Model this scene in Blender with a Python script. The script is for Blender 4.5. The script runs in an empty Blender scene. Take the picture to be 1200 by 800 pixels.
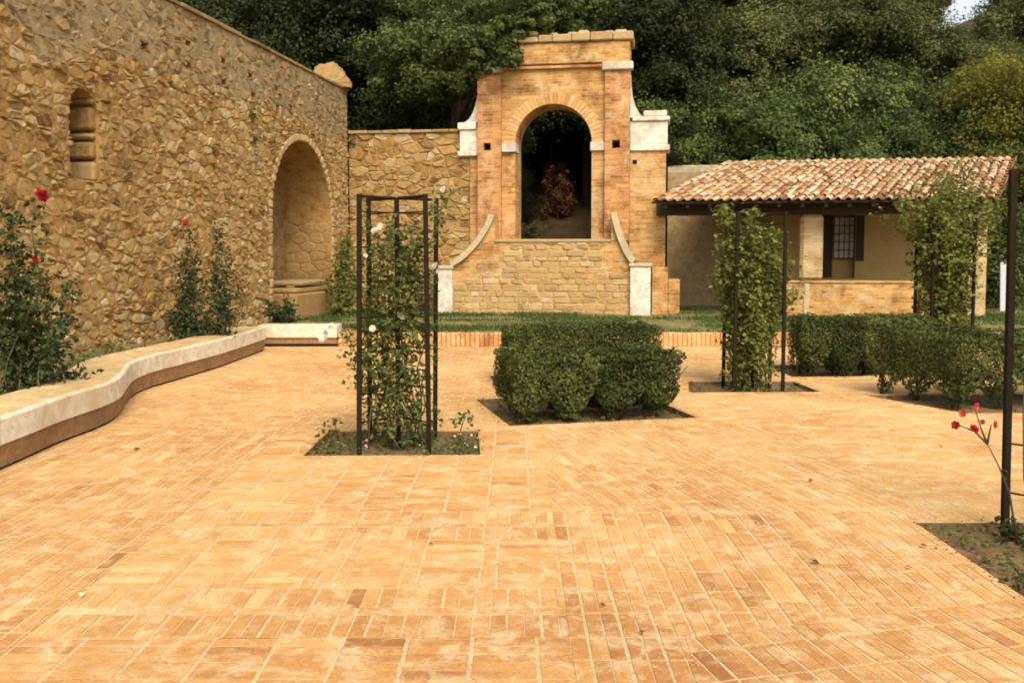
import bpy, math, random
import numpy as np
from mathutils import Vector, Matrix, noise
from mathutils.geometry import tessellate_polygon

SC = bpy.context.scene
COL = SC.collection
R = math.radians

# ------------------------------------------------------------------ camera
F_PX, CX, HOR, EYE, PITCH = 1100.0, 605.0, 296.0, 1.6, R(3.5)
PY = HOR + F_PX * math.tan(PITCH)
cam = bpy.data.cameras.new('camera')
cam_o = bpy.data.objects.new('camera', cam)
COL.objects.link(cam_o)
cam.sensor_width = 36.0
cam.lens = 36.0 * F_PX / 1200.0
cam.shift_x = -(CX - 600) / 1200.0
cam.shift_y = -(400 - PY) / 1200.0
cam.clip_end = 2000
cam_o.location = (0, 0, EYE)
cam_o.rotation_euler = (R(90) - PITCH, 0, 0)
SC.camera = cam_o

# ------------------------------------------------------------------ light
SUN_EL, SUN_AZ = R(48), R(165)      # azimuth clockwise from +Y: behind the camera, a little right
world = bpy.data.worlds.new('World')
SC.world = world
world.use_nodes = True
wn = world.node_tree
wn.nodes.clear()
sky = wn.nodes.new('ShaderNodeTexSky')
sky.sky_type = 'NISHITA'
sky.sun_disc = False
sky.sun_elevation = SUN_EL
sky.sun_rotation = SUN_AZ
sky.air_density = 1.0
sky.dust_density = 4.0
hs = wn.nodes.new('ShaderNodeHueSaturation')
hs.inputs['Saturation'].default_value = 0.25
bg = wn.nodes.new('ShaderNodeBackground')
bg.inputs['Strength'].default_value = 0.135
wo = wn.nodes.new('ShaderNodeOutputWorld')
wn.links.new(sky.outputs[0], hs.inputs['Color'])
wn.links.new(hs.outputs[0], bg.inputs['Color'])
wn.links.new(bg.outputs[0], wo.inputs['Surface'])
sun = bpy.data.lights.new('sun', 'SUN')
sun.energy = 1.35
sun.angle = R(28)
sun.color = (1.0, 0.85, 0.63)
sun_o = bpy.data.objects.new('sun', sun)
COL.objects.link(sun_o)
sd = Vector((math.sin(SUN_AZ) * math.cos(SUN_EL), math.cos(SUN_AZ) * math.cos(SUN_EL), math.sin(SUN_EL)))
sun_o.rotation_euler = sd.to_track_quat('Z', 'Y').to_euler()
sun_o.location = (0, -10, 20)

vs = SC.view_settings
vs.view_transform = 'Standard'
vs.look = 'None'
vs.exposure = 0.97
SC.cycles.filter_width = 1.9        # the print is a little soft
vs.gamma = 1.0
vs.use_curve_mapping = False

# ------------------------------------------------------------------ pixel helpers (photograph is 1200 x 800)
def ray(X, Y):
    a = (X - CX) / F_PX
    v = (PY - Y) / F_PX
    c, s = math.cos(PITCH), math.sin(PITCH)
    return Vector((a, c + s * v, -s + c * v))
def G(X, Y, z=0.0):
    d = ray(X, Y)
    t = (z - EYE) / d.z
    return Vector((d.x * t, d.y * t, z))
TH = R(9.0)                                        # the old walls stand 9 degrees askew to the paving
UV = Vector((math.cos(TH), -math.sin(TH)))
WV = Vector((math.sin(TH), math.cos(TH)))
O2 = Vector((0.852, 21.8))
TZ = 0.22                                          # height of the grass terrace
def A(u, w, z=0.0):
    p = O2 + UV * u + WV * w
    return Vector((p.x, p.y, z))
def U_at(X, w, Y=300):
    d = ray(X, Y)
    r = d.x / d.y
    y = (w + O2.dot(WV)) / (r * WV.x + WV.y)
    return (Vector((r * y, y)) - O2).dot(UV)
def Z_at(Y, u, w):
    p = A(u, w)
    d = ray(CX, Y)
    return EYE + p.y * d.z / d.y

# ------------------------------------------------------------------ object helpers
def link(o, parent=None):
    COL.objects.link(o)
    if parent is not None:
        o.parent = parent
    return o
def tag(o, label=None, cat=None, group=None, kind=None):
    if label: o['label'] = label
    if cat: o['category'] = cat
    if group: o['group'] = group
    if kind: o['kind'] = kind
    return o
def empty(name, loc=(0, 0, 0), rz=0.0):
    o = bpy.data.objects.new(name, None)
    o.empty_display_size = 0.2
    o.location = loc
    o.rotation_euler = (0, 0, rz)
    return link(o)
def copy_tree(o, parent=None):
    c = o.copy()
    link(c, parent)
    for ch in list(o.children):
        copy_tree(ch, c)
    return c
def new_mesh(name, verts, faces, mat, tones=None, smooth=False):
    me = bpy.data.meshes.new(name)
    me.from_pydata([tuple(v) for v in verts], [], faces)
    if tones is not None:
        at = me.attributes.new('tone', 'FLOAT_COLOR', 'POINT')
        buf = np.ones((len(verts), 4), dtype=np.float32)
        buf[:, :3] = np.asarray(tones, dtype=np.float32).reshape(len(verts), -1)[:, :3]
        at.data.foreach_set('color', buf.ravel())
    if smooth:
        me.polygons.foreach_set('use_smooth', [True] * len(me.polygons))
    if mat: me.materials.append(mat)
    me.update()
    return me
class MB:
    def __init__(s):
        s.v, s.f, s.t = [], [], []
    def add(s, v, f, tone=(0.5, 0.5, 0.5)):
        b = len(s.v)
        s.v.extend(v)
        s.f.extend([tuple(i + b for i in q) for q in f])
        s.t.extend([tone] * len(v))
        return s
    def box(s, x0, x1, y0, y1, z0, z1, tone=(0.5, 0.5, 0.5), bev=0.0, M=None):
        if bev <= 0:
            v = [Vector((x, y, z)) for z in (z0, z1) for y in (y0, y1) for x in (x0, x1)]
            f = [(0, 2, 3, 1), (4, 5, 7, 6), (0, 1, 5, 4), (2, 6, 7, 3), (0, 4, 6, 2), (1, 3, 7, 5)]
        else:
            b = min(bev, (x1 - x0) / 2.1, (y1 - y0) / 2.1, (z1 - z0) / 2.1)
            v, f, idx = [], [], {}
            for sx in (0, 1):
                for sy in (0, 1):
                    for sz in (0, 1):
                        X, Y, Z = (x0, x1)[sx], (y0, y1)[sy], (z0, z1)[sz]
                        dx, dy, dz = (b, -b)[sx], (b, -b)[sy], (b, -b)[sz]
                        for ax, p in enumerate(((X, Y + dy, Z + dz), (X + dx, Y, Z + dz), (X + dx, Y + dy, Z))):
                            idx[(sx, sy, sz, ax)] = len(v)
                            v.append(Vector(p))
            for ax in range(3):
                for sgn in (0, 1):
                    q = []
                    for a, c in ((0, 0), (1, 0), (1, 1), (0, 1)):
                        k = [0, 0, 0]
                        k[ax] = sgn
                        k[(ax + 1) % 3] = a
                        k[(ax + 2) % 3] = c
                        q.append(idx[(k[0], k[1], k[2], ax)])
                    f.append(tuple(q if sgn else q[::-1]))
                o1, o2 = (ax + 1) % 3, (ax + 2) % 3
                for a in (0, 1):
                    for c in (0, 1):
                        k0 = [0, 0, 0]
                        k0[o1], k0[o2] = a, c
                        k1 = list(k0)
                        k1[ax] = 1
                        f.append((idx[(*k0, o1)], idx[(*k1, o1)], idx[(*k1, o2)], idx[(*k0, o2)]))
            for sx in (0, 1):
                for sy in (0, 1):
                    for sz in (0, 1):
                        f.append(tuple(idx[(sx, sy, sz, a)] for a in range(3)))
        if M is not None: v = [M @ p for p in v]
        return s.add(v, f, tone)
    def tube(s, pts, r0, r1=None, n=6, tone=(0.5, 0.5, 0.5)):
        r1 = r0 if r1 is None else r1
        pts = [Vector(p) for p in pts]
        v, f = [], []
        m = len(pts)
        ref = Vector((0.31, 0.17, 0.93)).normalized()
        for i, p in enumerate(pts):
            t = (pts[min(i + 1, m - 1)] - pts[max(i - 1, 0)])
            t = t.normalized() if t.length > 1e-9 else Vector((0, 0, 1))
            a = t.cross(ref)
            if a.length < 0.05: a = t.cross(Vector((1, 0, 0)))
            a.normalize()
            b = t.cross(a)
            r = r0 + (r1 - r0) * i / max(1, m - 1)
            for k in range(n):
                an = 2 * math.pi * k / n
                v.append(p + a * (math.cos(an) * r) + b * (math.sin(an) * r))
        for i in range(m - 1):
            for k in range(n):
                k2 = (k + 1) % n
                f.append((i * n + k, i * n + k2, (i + 1) * n + k2, (i + 1) * n + k))
        f.append(tuple(range(n))[::-1])
        f.append(tuple((m - 1) * n + k for k in range(n)))
        return s.add(v, f, tone)
    def build(s, name, mat, parent=None, smooth=False, kind=None):
        o = bpy.data.objects.new(name, new_mesh(name, s.v, s.f, mat, s.t, smooth))
        link(o, parent)
        if kind: o['kind'] = kind
        return o

# ------------------------------------------------------------------ 2D polygons
def area(p):
    return 0.5 * sum(p[i][0] * p[(i + 1) % len(p)][1] - p[(i + 1) % len(p)][0] * p[i][1] for i in range(len(p)))
def clip_half(p, a, b, c):                          # keep a*x + b*y <= c
    out = []
    n = len(p)
    for i in range(n):
        P, Q = p[i], p[(i + 1) % n]
        dp, dq = a * P[0] + b * P[1] - c, a * Q[0] + b * Q[1] - c
        if dp <= 0: out.append(P)
        if (dp < 0 < dq) or (dq < 0 < dp):
            t = dp / (dp - dq)
            out.append((P[0] + (Q[0] - P[0]) * t, P[1] + (Q[1] - P[1]) * t))
    return out
def edges_out(cv):                                  # outward half planes of a CCW convex polygon
    if area(cv) < 0: cv = cv[::-1]
    for i in range(len(cv)):
        x0, y0 = cv[i]
        x1, y1 = cv[(i + 1) % len(cv)]
        a, b = (y1 - y0), -(x1 - x0)
        yield a, b, a * x0 + b * y0
def clip_to(p, cv):
    for a, b, c in edges_out(cv):
        if len(p) < 3: return []
        p = clip_half(p, a, b, c)
    return p if len(p) >= 3 else []
def minus(p, cv):
    out = []
    for a, b, c in edges_out(cv):
        if len(p) < 3: break
        o = clip_half(p, -a, -b, -c)
        if len(o) >= 3 and abs(area(o)) > 1e-6: out.append(o)
        p = clip_half(p, a, b, c)
    return out
def bbox(p):
    xs = [q[0] for q in p]
    ys = [q[1] for q in p]
    return min(xs), max(xs), min(ys), max(ys)
def minus_all(p, holes):
    ps = [p]
    for h in holes:
        bx = bbox(h)
        nx = []
        for q in ps:
            b2 = bbox(q)
            if b2[0] > bx[1] or b2[1] < bx[0] or b2[2] > bx[3] or b2[3] < bx[2]: nx.append(q)
            else: nx.extend(minus(q, h))
        ps = nx
    return ps
def tess(loops):
    """front triangles of a polygon with holes; returns flat vertex list (2D) and triangles"""
    flat = [q for l in loops for q in l]
    tr = tessellate_polygon([[Vector((q[0], q[1], 0)) for q in l] for l in loops])
    out = []
    for t in tr:
        a, b, c = [flat[i] for i in t]
        ar = (b[0] - a[0]) * (c[1] - a[1]) - (b[1] - a[1]) * (c[0] - a[0])
        out.append(tuple(t) if ar > 0 else tuple(t)[::-1])
    return flat, out
def wall_mb(outer, holes=(), y0=0.0, y1=0.5, tone=(0.5, 0.5, 0.5), mb=None):
    """upright slab in local x/z with front at y0 (facing -y) and back at y1; holes: (loop, depth or None)"""
    mb = mb or MB()
    if area(outer) < 0: outer = outer[::-1]
    flat, tr = tess([outer] + [h[0] for h in holes])
    mb.add([Vector((q[0], y0, q[1])) for q in flat], tr, tone)
    through = [h[0] for h in holes if h[1] is None]
    flat2, tr2 = tess([outer] + through)
    mb.add([Vector((q[0], y1, q[1])) for q in flat2], [t[::-1] for t in tr2], tone)
    n = len(outer)
    for i in range(n):
        a, b = outer[i], outer[(i + 1) % n]
        mb.add([Vector((a[0], y0, a[1])), Vector((b[0], y0, b[1])), Vector((b[0], y1, b[1])), Vector((a[0], y1, a[1]))], [(0, 3, 2, 1)], tone)
    for loop, dep in holes:
        if area(loop) < 0: loop = loop[::-1]
        ye = y1 if dep is None else y0 + dep
        for i in range(len(loop)):
            a, b = loop[i], loop[(i + 1) % len(loop)]
            mb.add([Vector((a[0], y0, a[1])), Vector((b[0], y0, b[1])), Vector((b[0], ye, b[1])), Vector((a[0], ye, a[1]))], [(0, 1, 2, 3)], tone)
        if dep is not None:
            fl, t3 = tess([loop])
            mb.add([Vector((q[0], ye, q[1])) for q in fl], t3, tone)
    return mb
def arch_loop(x0, x1, zb, zs, n=20):
    c, r = (x0 + x1) / 2, (x1 - x0) / 2
    return [(x0, zb), (x1, zb)] + [(c + r * math.cos(math.pi * k / n), zs + r * math.sin(math.pi * k / n)) for k in range(n + 1)]
def voronoi(x0, x1, z0, z1, sw, sh, rng, jit=0.42, wt=0.25):
    """irregular cells covering the rectangle, wide stones: sw x sh"""
    nx, nz = max(1, int(round((x1 - x0) / sw))), max(1, int(round((z1 - z0) / sh)))
    asp = sw / sh
    pts = {}
    for j in range(-2, nz + 2):
        for i in range(-2, nx + 2):
            x = x0 + (i + 0.5 + (0.5 if j % 2 else 0) * 0.9 + rng.uniform(-jit, jit)) * sw
            z = z0 + (j + 0.5 + rng.uniform(-jit, jit)) * sh
            pts[(i, j)] = (x, z * asp, rng.uniform(0, wt) * sw * sw)
    out = []
    for j in range(-1, nz + 1):
        for i in range(-1, nx + 1):
            px, pz, pw = pts[(i, j)]
            p = [(px - 3 * sw, pz - 3 * sw), (px + 3 * sw, pz - 3 * sw), (px + 3 * sw, pz + 3 * sw), (px - 3 * sw, pz + 3 * sw)]
            for dj in (-2, -1, 0, 1, 2):
                for di in (-2, -1, 0, 1, 2):
                    q = pts.get((i + di, j + dj))
                    if (di or dj) and q:
                        a, b = q[0] - px, q[1] - pz
                        c = (q[0] ** 2 + q[1] ** 2 - px ** 2 - pz ** 2 + pw - q[2]) / 2
                        p = clip_half(p, a, b, c)
                        if len(p) < 3: break
                if len(p) < 3: break
            if len(p) >= 3:
                p = [(q[0], q[1] / asp) for q in p]
                p = clip_to(p, [(x0, z0), (x1, z0), (x1, z1), (x0, z1)])
                if len(p) >= 3 and abs(area(p)) > 0.0016: out.append(p)
    return out
def stone_geo(p, y, hgt, joint, rng, rough=0.35):
    """one rough stone: polygon p in x/z, base plane at y, bulging hgt towards -y"""
    if area(p) < 0: p = p[::-1]
    q = []
    for k in p:                                     # drop points that are nearly the same
        if not q or (abs(k[0] - q[-1][0]) + abs(k[1] - q[-1][1])) > 0.012: q.append(k)
    p = q
    if len(p) < 3: return None
    if len(p) <= 7:
        q = []
        for i in range(len(p)):
            a, b = p[i], p[(i + 1) % len(p)]
            l = math.hypot(b[0] - a[0], b[1] - a[1])
            cut = min(0.3, rng.uniform(0.008, 0.04) / max(l, 0.01))
            for t in (cut, 1 - cut): q.append((a[0] + (b[0] - a[0]) * t, a[1] + (b[1] - a[1]) * t))
        p = q
    n = len(p)
    cx, cz = sum(k[0] for k in p) / n, sum(k[1] for k in p) / n
    rad = math.sqrt(abs(area(p)) / math.pi)
    jr = 0.0 if rough < 0.2 else 0.05 * rad
    def ring(off, yy, jit, pj=0.0):
        s = max(0.15, 1 - off / rad)
        return [Vector((cx + (k[0] - cx) * s + rng.uniform(-pj, pj), yy + rng.uniform(-jit, jit), cz + (k[1] - cz) * s + rng.uniform(-pj, pj))) for k in p]
    tx, tz = rng.uniform(-0.45, 0.45) * hgt / rad, rng.uniform(-0.55, 0.3) * hgt / rad
    v = ring(joint, y + 0.006, 0, jr) + ring(joint + 0.006 + rad * 0.07, y - hgt * 0.72, hgt * 0.2, jr) + ring(joint + rad * rng.uniform(0.22, 0.42), y - hgt, hgt * rough * 0.6, jr)
    for k in v[n:]: k.y += tx * (k.x - cx) + tz * (k.z - cz)
    f = []
    for r_ in (0, 1):
        for i in range(n):
            i2 = (i + 1) % n
            f.append((r_ * n + i, r_ * n + i2, (r_ + 1) * n + i2, (r_ + 1) * n + i))
    f.append(tuple(range(2 * n, 3 * n)))
    return v, f
def lay_stones(items, parent, mat, name='stone', limit=300, score=None, smooth=False):
    """items: (verts, faces, tone).  The largest in view are objects, the rest one stuff part"""
    items = [i for i in items if i]
    if score: items.sort(key=score)
    for k, (v, f, t) in enumerate(items[:limit]):
        o = bpy.data.objects.new(name, new_mesh(name, v, f, mat, [t] * len(v), smooth))
        link(o, parent)
    if len(items) > limit:
        mb = MB()
        for v, f, t in items[limit:]: mb.add(v, f, t)
        mb.build('far_' + name + 's', mat, parent, smooth, 'stuff')

# ------------------------------------------------------------------ materials
def mat(name, rough=0.85, spec=0.25):
    m = bpy.data.materials.new(name)
    m.use_nodes = True
    nt = m.node_tree
    b = nt.nodes['Principled BSDF']
    b.inputs['Roughness'].default_value = rough
    b.inputs['Specular IOR Level'].default_value = spec
    return m, nt, b
def N(nt, t, **kw):
    n = nt.nodes.new(t)
    for k, v in kw.items():
        if k in n.inputs: n.inputs[k].default_value = v
        else: setattr(n, k, v)
    return n
def ramp(nt, fac, stops):
    r = nt.nodes.new('ShaderNodeValToRGB')
    els = r.color_ramp.elements
    while len(els) < len(stops): els.new(0.5)
    for e, (p, c) in zip(els, stops):
        e.position = p
        e.color = (*c, 1)
    nt.links.new(fac, r.inputs['Fac'])
    return r.outputs['Color']
def noise_n(nt, scale, detail=5, rough=0.6, vec=None, dist=0.0):
    n = N(nt, 'ShaderNodeTexNoise', Scale=scale, Detail=detail, Roughness=rough, Distortion=dist)
    if vec: nt.links.new(vec, n.inputs['Vector'])
    return n.outputs['Fac']
def mixc(nt, fac, a, b, mode='MIX'):
    m = nt.nodes.new('ShaderNodeMix')
    m.data_type = 'RGBA'
    m.blend_type = mode
    for s, v in ((m.inputs[0], fac), (m.inputs[6], a), (m.inputs[7], b)):
        if hasattr(v, 'is_linked'): nt.links.new(v, s)
        elif isinstance(v, (int, float)): s.default_value = v
        else: s.default_value = (*v, 1)
    return m.outputs[2]
def mathn(nt, op, a, b=None, c=None):
    m = nt.nodes.new('ShaderNodeMath')
    m.operation = op
    for i, v in enumerate((a, b, c)):
        if v is None: continue
        if hasattr(v, 'is_linked'): nt.links.new(v, m.inputs[i])
        else: m.inputs[i].default_value = v
    return m.outputs[0]
def bump(nt, b, h, strength=0.4, dist=0.02):
    n = N(nt, 'ShaderNodeBump', Strength=strength, Distance=dist)
    nt.links.new(h, n.inputs['Height'])
    nt.links.new(n.outputs[0], b.inputs['Normal'])
def world_pos(nt):
    return nt.nodes.new('ShaderNodeNewGeometry').outputs['Position']
def tone_sep(nt):
    a = N(nt, 'ShaderNodeAttribute', attribute_name='tone')
    s = nt.nodes.new('ShaderNodeSeparateColor')
    nt.links.new(a.outputs['Color'], s.inputs[0])
    return s.outputs

def make_stone(name, stops, grey=(0.26, 0.21, 0.135), bstr=0.9):
    m, nt, b = mat(name, 0.92, 0.15)
    t = tone_sep(nt)
    P = world_pos(nt)
    n1 = noise_n(nt, 13.0, 8, 0.75, P)
    n2 = noise_n(nt, 1.1, 4, 0.6, P)
    n3 = noise_n(nt, 42.0, 6, 0.75, P)
    fac = mathn(nt, 'ADD', t[0], mathn(nt, 'MULTIPLY', mathn(nt, 'SUBTRACT', n1, 0.5), 0.75))
    c = ramp(nt, fac, stops)
    c = mixc(nt, mathn(nt, 'MULTIPLY', t[1], 0.85), c, grey)
    c = mixc(nt, mathn(nt, 'MULTIPLY', n2, 0.5), c, (0.52, 0.50, 0.47), 'MULTIPLY')
    n4 = noise_n(nt, 3.6, 7, 0.72, P, 0.8)
    smear = ramp(nt, mathn(nt, 'ADD', n4, mathn(nt, 'MULTIPLY', n3, 0.3)), [(0.62, (0, 0, 0)), (0.80, (0.8, 0.8, 0.8))])
    c = mixc(nt, smear, c, mixc(nt, n1, (0.30, 0.18, 0.065), (0.60, 0.43, 0.20)))
    pits = ramp(nt, n3, [(0.3, (0.35, 0.3, 0.25)), (0.45, (1, 1, 1))])
    c = mixc(nt, 0.65, c, pits, 'MULTIPLY')
    nt.links.new(c, b.inputs['Base Color'])
    bump(nt, b, mathn(nt, 'ADD', n1, mathn(nt, 'MULTIPLY', n3, 0.5)), bstr, 0.07)
    return m
WALL_STONE = make_stone('wall_stone', [(0.0, (0.13, 0.065, 0.022)), (0.25, (0.33, 0.165, 0.048)), (0.5, (0.51, 0.295, 0.092)), (0.75, (0.62, 0.415, 0.16)), (1.0, (0.71, 0.55, 0.31))])
PALE_STONE = make_stone('pale_stone', [(0.0, (0.24, 0.15, 0.06)), (0.4, (0.46, 0.30, 0.12)), (0.75, (0.58, 0.41, 0.19)), (1.0, (0.66, 0.53, 0.32))], bstr=0.4)
def make_mortar(name, c1, c2, c3):
    m, nt, b = mat(name, 0.95, 0.1)
    P = world_pos(nt)
    n1 = noise_n(nt, 5.0, 6, 0.7, P)
    n2 = noise_n(nt, 30.0, 5, 0.7, P)
    c = ramp(nt, mathn(nt, 'ADD', mathn(nt, 'MULTIPLY', n1, 0.7), mathn(nt, 'MULTIPLY', n2, 0.3)), [(0.3, c1), (0.5, c2), (0.72, c3)])
    nt.links.new(c, b.inputs['Base Color'])
    bump(nt, b, mathn(nt, 'ADD', n1, mathn(nt, 'MULTIPLY', n2, 0.6)), 0.9, 0.04)
    return m
WALL_MORTAR = make_mortar('wall_mortar', (0.14, 0.072, 0.023), (0.36, 0.205, 0.066), (0.56, 0.365, 0.145))
PAVE_MORTAR = make_mortar('paving_mortar', (0.46, 0.30, 0.14), (0.57, 0.41, 0.21), (0.65, 0.50, 0.29))
NICHE_STONE = make_mortar('niche_render', (0.17, 0.115, 0.055), (0.29, 0.205, 0.10), (0.37, 0.27, 0.14))
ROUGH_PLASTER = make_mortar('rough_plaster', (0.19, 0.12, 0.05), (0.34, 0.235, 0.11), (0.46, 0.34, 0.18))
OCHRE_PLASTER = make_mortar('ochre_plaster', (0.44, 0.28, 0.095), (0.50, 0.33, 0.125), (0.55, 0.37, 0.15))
OLD_RENDER = make_mortar('old_render', (0.26, 0.21, 0.13), (0.42, 0.35, 0.23), (0.52, 0.45, 0.32))

def make_pave():
    m, nt, b = mat('paving_brick', 0.85, 0.2)
    t = tone_sep(nt)
    P = world_pos(nt)
    n1 = noise_n(nt, 22.0, 8, 0.75, P)
    n2 = noise_n(nt, 0.55, 4, 0.55, P)
    n3 = noise_n(nt, 120.0, 3, 0.7, P)
    n4 = noise_n(nt, 5.5, 6, 0.7, P, 0.6)
    fac = mathn(nt, 'ADD', t[0], mathn(nt, 'MULTIPLY', mathn(nt, 'SUBTRACT', n1, 0.5), 0.6))
    fac = mathn(nt, 'ADD', fac, mathn(nt, 'MULTIPLY', mathn(nt, 'SUBTRACT', n2, 0.5), 0.9))
    c = ramp(nt, fac, [(0.0, (0.30, 0.125, 0.04)), (0.28, (0.46, 0.225, 0.072)), (0.55, (0.56, 0.32, 0.115)), (0.8, (0.62, 0.41, 0.175)), (1.0, (0.69, 0.53, 0.29))])
    wash = ramp(nt, mathn(nt, 'ADD', n4, mathn(nt, 'MULTIPLY', n1, 0.25)), [(0.60, (0, 0, 0)), (0.80, (0.75, 0.75, 0.75))])
    c = mixc(nt, wash, c, (0.64, 0.49, 0.28))
    c = mixc(nt, 0.5, c, ramp(nt, n3, [(0.3, (0.5, 0.45, 0.4)), (0.55, (1, 1, 1))]), 'MULTIPLY')
    nt.links.new(c, b.inputs['Base Color'])
    bump(nt, b, mathn(nt, 'ADD', n1, mathn(nt, 'MULTIPLY', n3, 0.4)), 0.6, 0.012)
    return m
PAVE = make_pave()

def make_facade(name, ca, cb, cm, bw=0.27, rh=0.066, msize=0.009, stain=0.5):
    m, nt, b = mat(name, 0.9, 0.15)
    tc = nt.nodes.new('ShaderNodeTexCoord')
    s = nt.nodes.new('ShaderNodeSeparateXYZ')
    nt.links.new(tc.outputs['Object'], s.inputs[0])
    cb_ = nt.nodes.new('ShaderNodeCombineXYZ')
    nt.links.new(mathn(nt, 'ADD', s.outputs[0], s.outputs[1]), cb_.inputs[0])
    nt.links.new(s.outputs[2], cb_.inputs[1])
    P = world_pos(nt)
    wob = nt.nodes.new('ShaderNodeTexNoise')
    wob.inputs['Scale'].default_value = 3.0
    nt.links.new(P, wob.inputs['Vector'])
    vm = nt.nodes.new('ShaderNodeVectorMath')
    vm.operation = 'MULTIPLY_ADD'
    nt.links.new(wob.outputs['Color'], vm.inputs[0])
    vm.inputs[1].default_value = (0.05, 0.03, 0)
    nt.links.new(cb_.outputs[0], vm.inputs[2])
    br = N(nt, 'ShaderNodeTexBrick', Scale=1.0)
    br.offset = 0.5
    br.inputs['Brick Width'].default_value = bw
    br.inputs['Row Height'].default_value = rh
    br.inputs['Mortar Size'].default_value = msize
    br.inputs['Mortar Smooth'].default_value = 0.3
    br.inputs['Bias'].default_value = 0.0
    br.inputs['Color1'].default_value = (0, 0, 0, 1)
    br.inputs['Color2'].default_value = (1, 1, 1, 1)
    br.inputs['Mortar'].default_value = (0.5, 0.5, 0.5, 1)
    nt.links.new(vm.outputs[0], br.inputs['Vector'])
    n1 = noise_n(nt, 2.2, 5, 0.65, P)
    n2 = noise_n(nt, 24.0, 4, 0.7, P)
    f = mathn(nt, 'ADD', mathn(nt, 'MULTIPLY', br.outputs['Color'], 0.42), mathn(nt, 'MULTIPLY', n2, 0.5))
    f = mathn(nt, 'ADD', f, mathn(nt, 'MULTIPLY', mathn(nt, 'SUBTRACT', n1, 0.5), 0.9))
    col = ramp(nt, f, [(0.1, tuple(k * 0.55 for k in ca)), (0.35, ca), (0.65, cb), (0.95, tuple(min(0.72, k * 1.25 + 0.05) for k in cb))])
    mort = mixc(nt, n1, tuple(k * 0.7 for k in cm), cm)
    col = mixc(nt, br.outputs['Fac'], col, mort)
    col = mixc(nt, stain, col, ramp(nt, n1, [(0.33, (0.55, 0.48, 0.40)), (0.52, (1.0, 0.97, 0.92)), (0.7, (1.0, 1.0, 1.0))]), 'MULTIPLY')
    n4 = noise_n(nt, 1.6, 7, 0.75, P, 0.9)
    wash = ramp(nt, mathn(nt, 'ADD', n4, mathn(nt, 'MULTIPLY', n2, 0.25)), [(0.63, (0, 0, 0)), (0.80, (0.8, 0.8, 0.8))])
    col = mixc(nt, wash, col, (0.52, 0.40, 0.23))
    grime = ramp(nt, mathn(nt, 'ADD', n4, mathn(nt, 'MULTIPLY', n2, 0.2)), [(0.36, (0.9, 0.9, 0.9)), (0.50, (0, 0, 0))])
    col = mixc(nt, grime, col, (0.20, 0.115, 0.05))
    nt.links.new(col, b.inputs['Base Color'])
    h = mathn(nt, 'SUBTRACT', mathn(nt, 'MULTIPLY', n2, 0.9), br.outputs['Fac'])
    bump(nt, b, h, 0.6, 0.012)
    return m
BRICK = make_facade('facade_brick', (0.42, 0.165, 0.055), (0.53, 0.265, 0.10), (0.48, 0.32, 0.14), stain=0.75)
BRICK_Y = make_facade('yellow_brick', (0.45, 0.21, 0.06), (0.56, 0.33, 0.115), (0.52, 0.37, 0.17), stain=0.75)
BRICK_P = make_facade('pale_brick', (0.50, 0.32, 0.14), (0.60, 0.44, 0.23), (0.55, 0.43, 0.25), stain=0.5)

def make_plain(name, c, rough=0.8, var=0.3, scale=14.0, spec=0.25, bs=0.25, metal=0.0, stain=None):
    m, nt, b = mat(name, rough, spec)
    P = world_pos(nt)
    n1 = noise_n(nt, scale, 6, 0.65, P)
    n2 = noise_n(nt, 1.7, 4, 0.6, P)
    col = ramp(nt, n1, [(0.25, tuple(k * (1 - var) for k in c)), (0.55, c), (0.8, tuple(min(0.85, k * (1 + var * 0.4)) for k in c))])
    if stain: col = mixc(nt, ramp(nt, n2, [(0.45, (0, 0, 0)), (0.68, (0.8, 0.8, 0.8))]), col, stain)
    nt.links.new(col, b.inputs['Base Color'])
    b.inputs['Metallic'].default_value = metal
    bump(nt, b, n1, bs, 0.01)
    return m
WHITE = make_plain('white_plaster', (0.66, 0.60, 0.48), var=0.45, scale=9, stain=(0.34, 0.28, 0.18), bs=0.6)
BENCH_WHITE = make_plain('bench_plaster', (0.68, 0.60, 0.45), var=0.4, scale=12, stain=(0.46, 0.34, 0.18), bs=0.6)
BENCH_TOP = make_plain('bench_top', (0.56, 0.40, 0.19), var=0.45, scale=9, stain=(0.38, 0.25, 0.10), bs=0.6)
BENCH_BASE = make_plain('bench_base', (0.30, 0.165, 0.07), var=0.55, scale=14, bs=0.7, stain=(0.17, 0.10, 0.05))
COPING = make_plain('coping_stone', (0.52, 0.41, 0.24), var=0.35, stain=(0.33, 0.27, 0.17))
GREY_STONE = make_plain('grey_stone', (0.36, 0.30, 0.21), var=0.4, stain=(0.24, 0.21, 0.14))
IRON = make_plain('dark_iron', (0.021, 0.016, 0.009), rough=0.85, var=0.5, scale=40, spec=0.05, bs=0.2)
SOIL = make_plain('bed_soil', (0.19, 0.12, 0.055), rough=0.95, var=0.7, scale=34, bs=1.0, stain=(0.10, 0.095, 0.03))
EARTH = make_plain('dry_earth', (0.24, 0.155, 0.065), rough=0.95, var=0.5, scale=7, bs=0.8, stain=(0.11, 0.09, 0.035))
HILL = make_plain('leaf_litter', (0.07, 0.042, 0.018), rough=0.95, var=0.6, scale=2.5, bs=0.9)
LAWN = make_plain('worn_lawn', (0.21, 0.165, 0.06), rough=0.95, var=0.5, scale=4, bs=0.7, stain=(0.06, 0.085, 0.018))
WOOD = make_plain('dark_wood', (0.05, 0.028, 0.014), rough=0.7, var=0.5, scale=20)
BARK = make_plain('bark', (0.085, 0.055, 0.032), rough=0.9, var=0.5, scale=12, bs=0.9)
STEM = make_plain('green_stem', (0.09, 0.075, 0.028), rough=0.7, var=0.4, scale=30)
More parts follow.
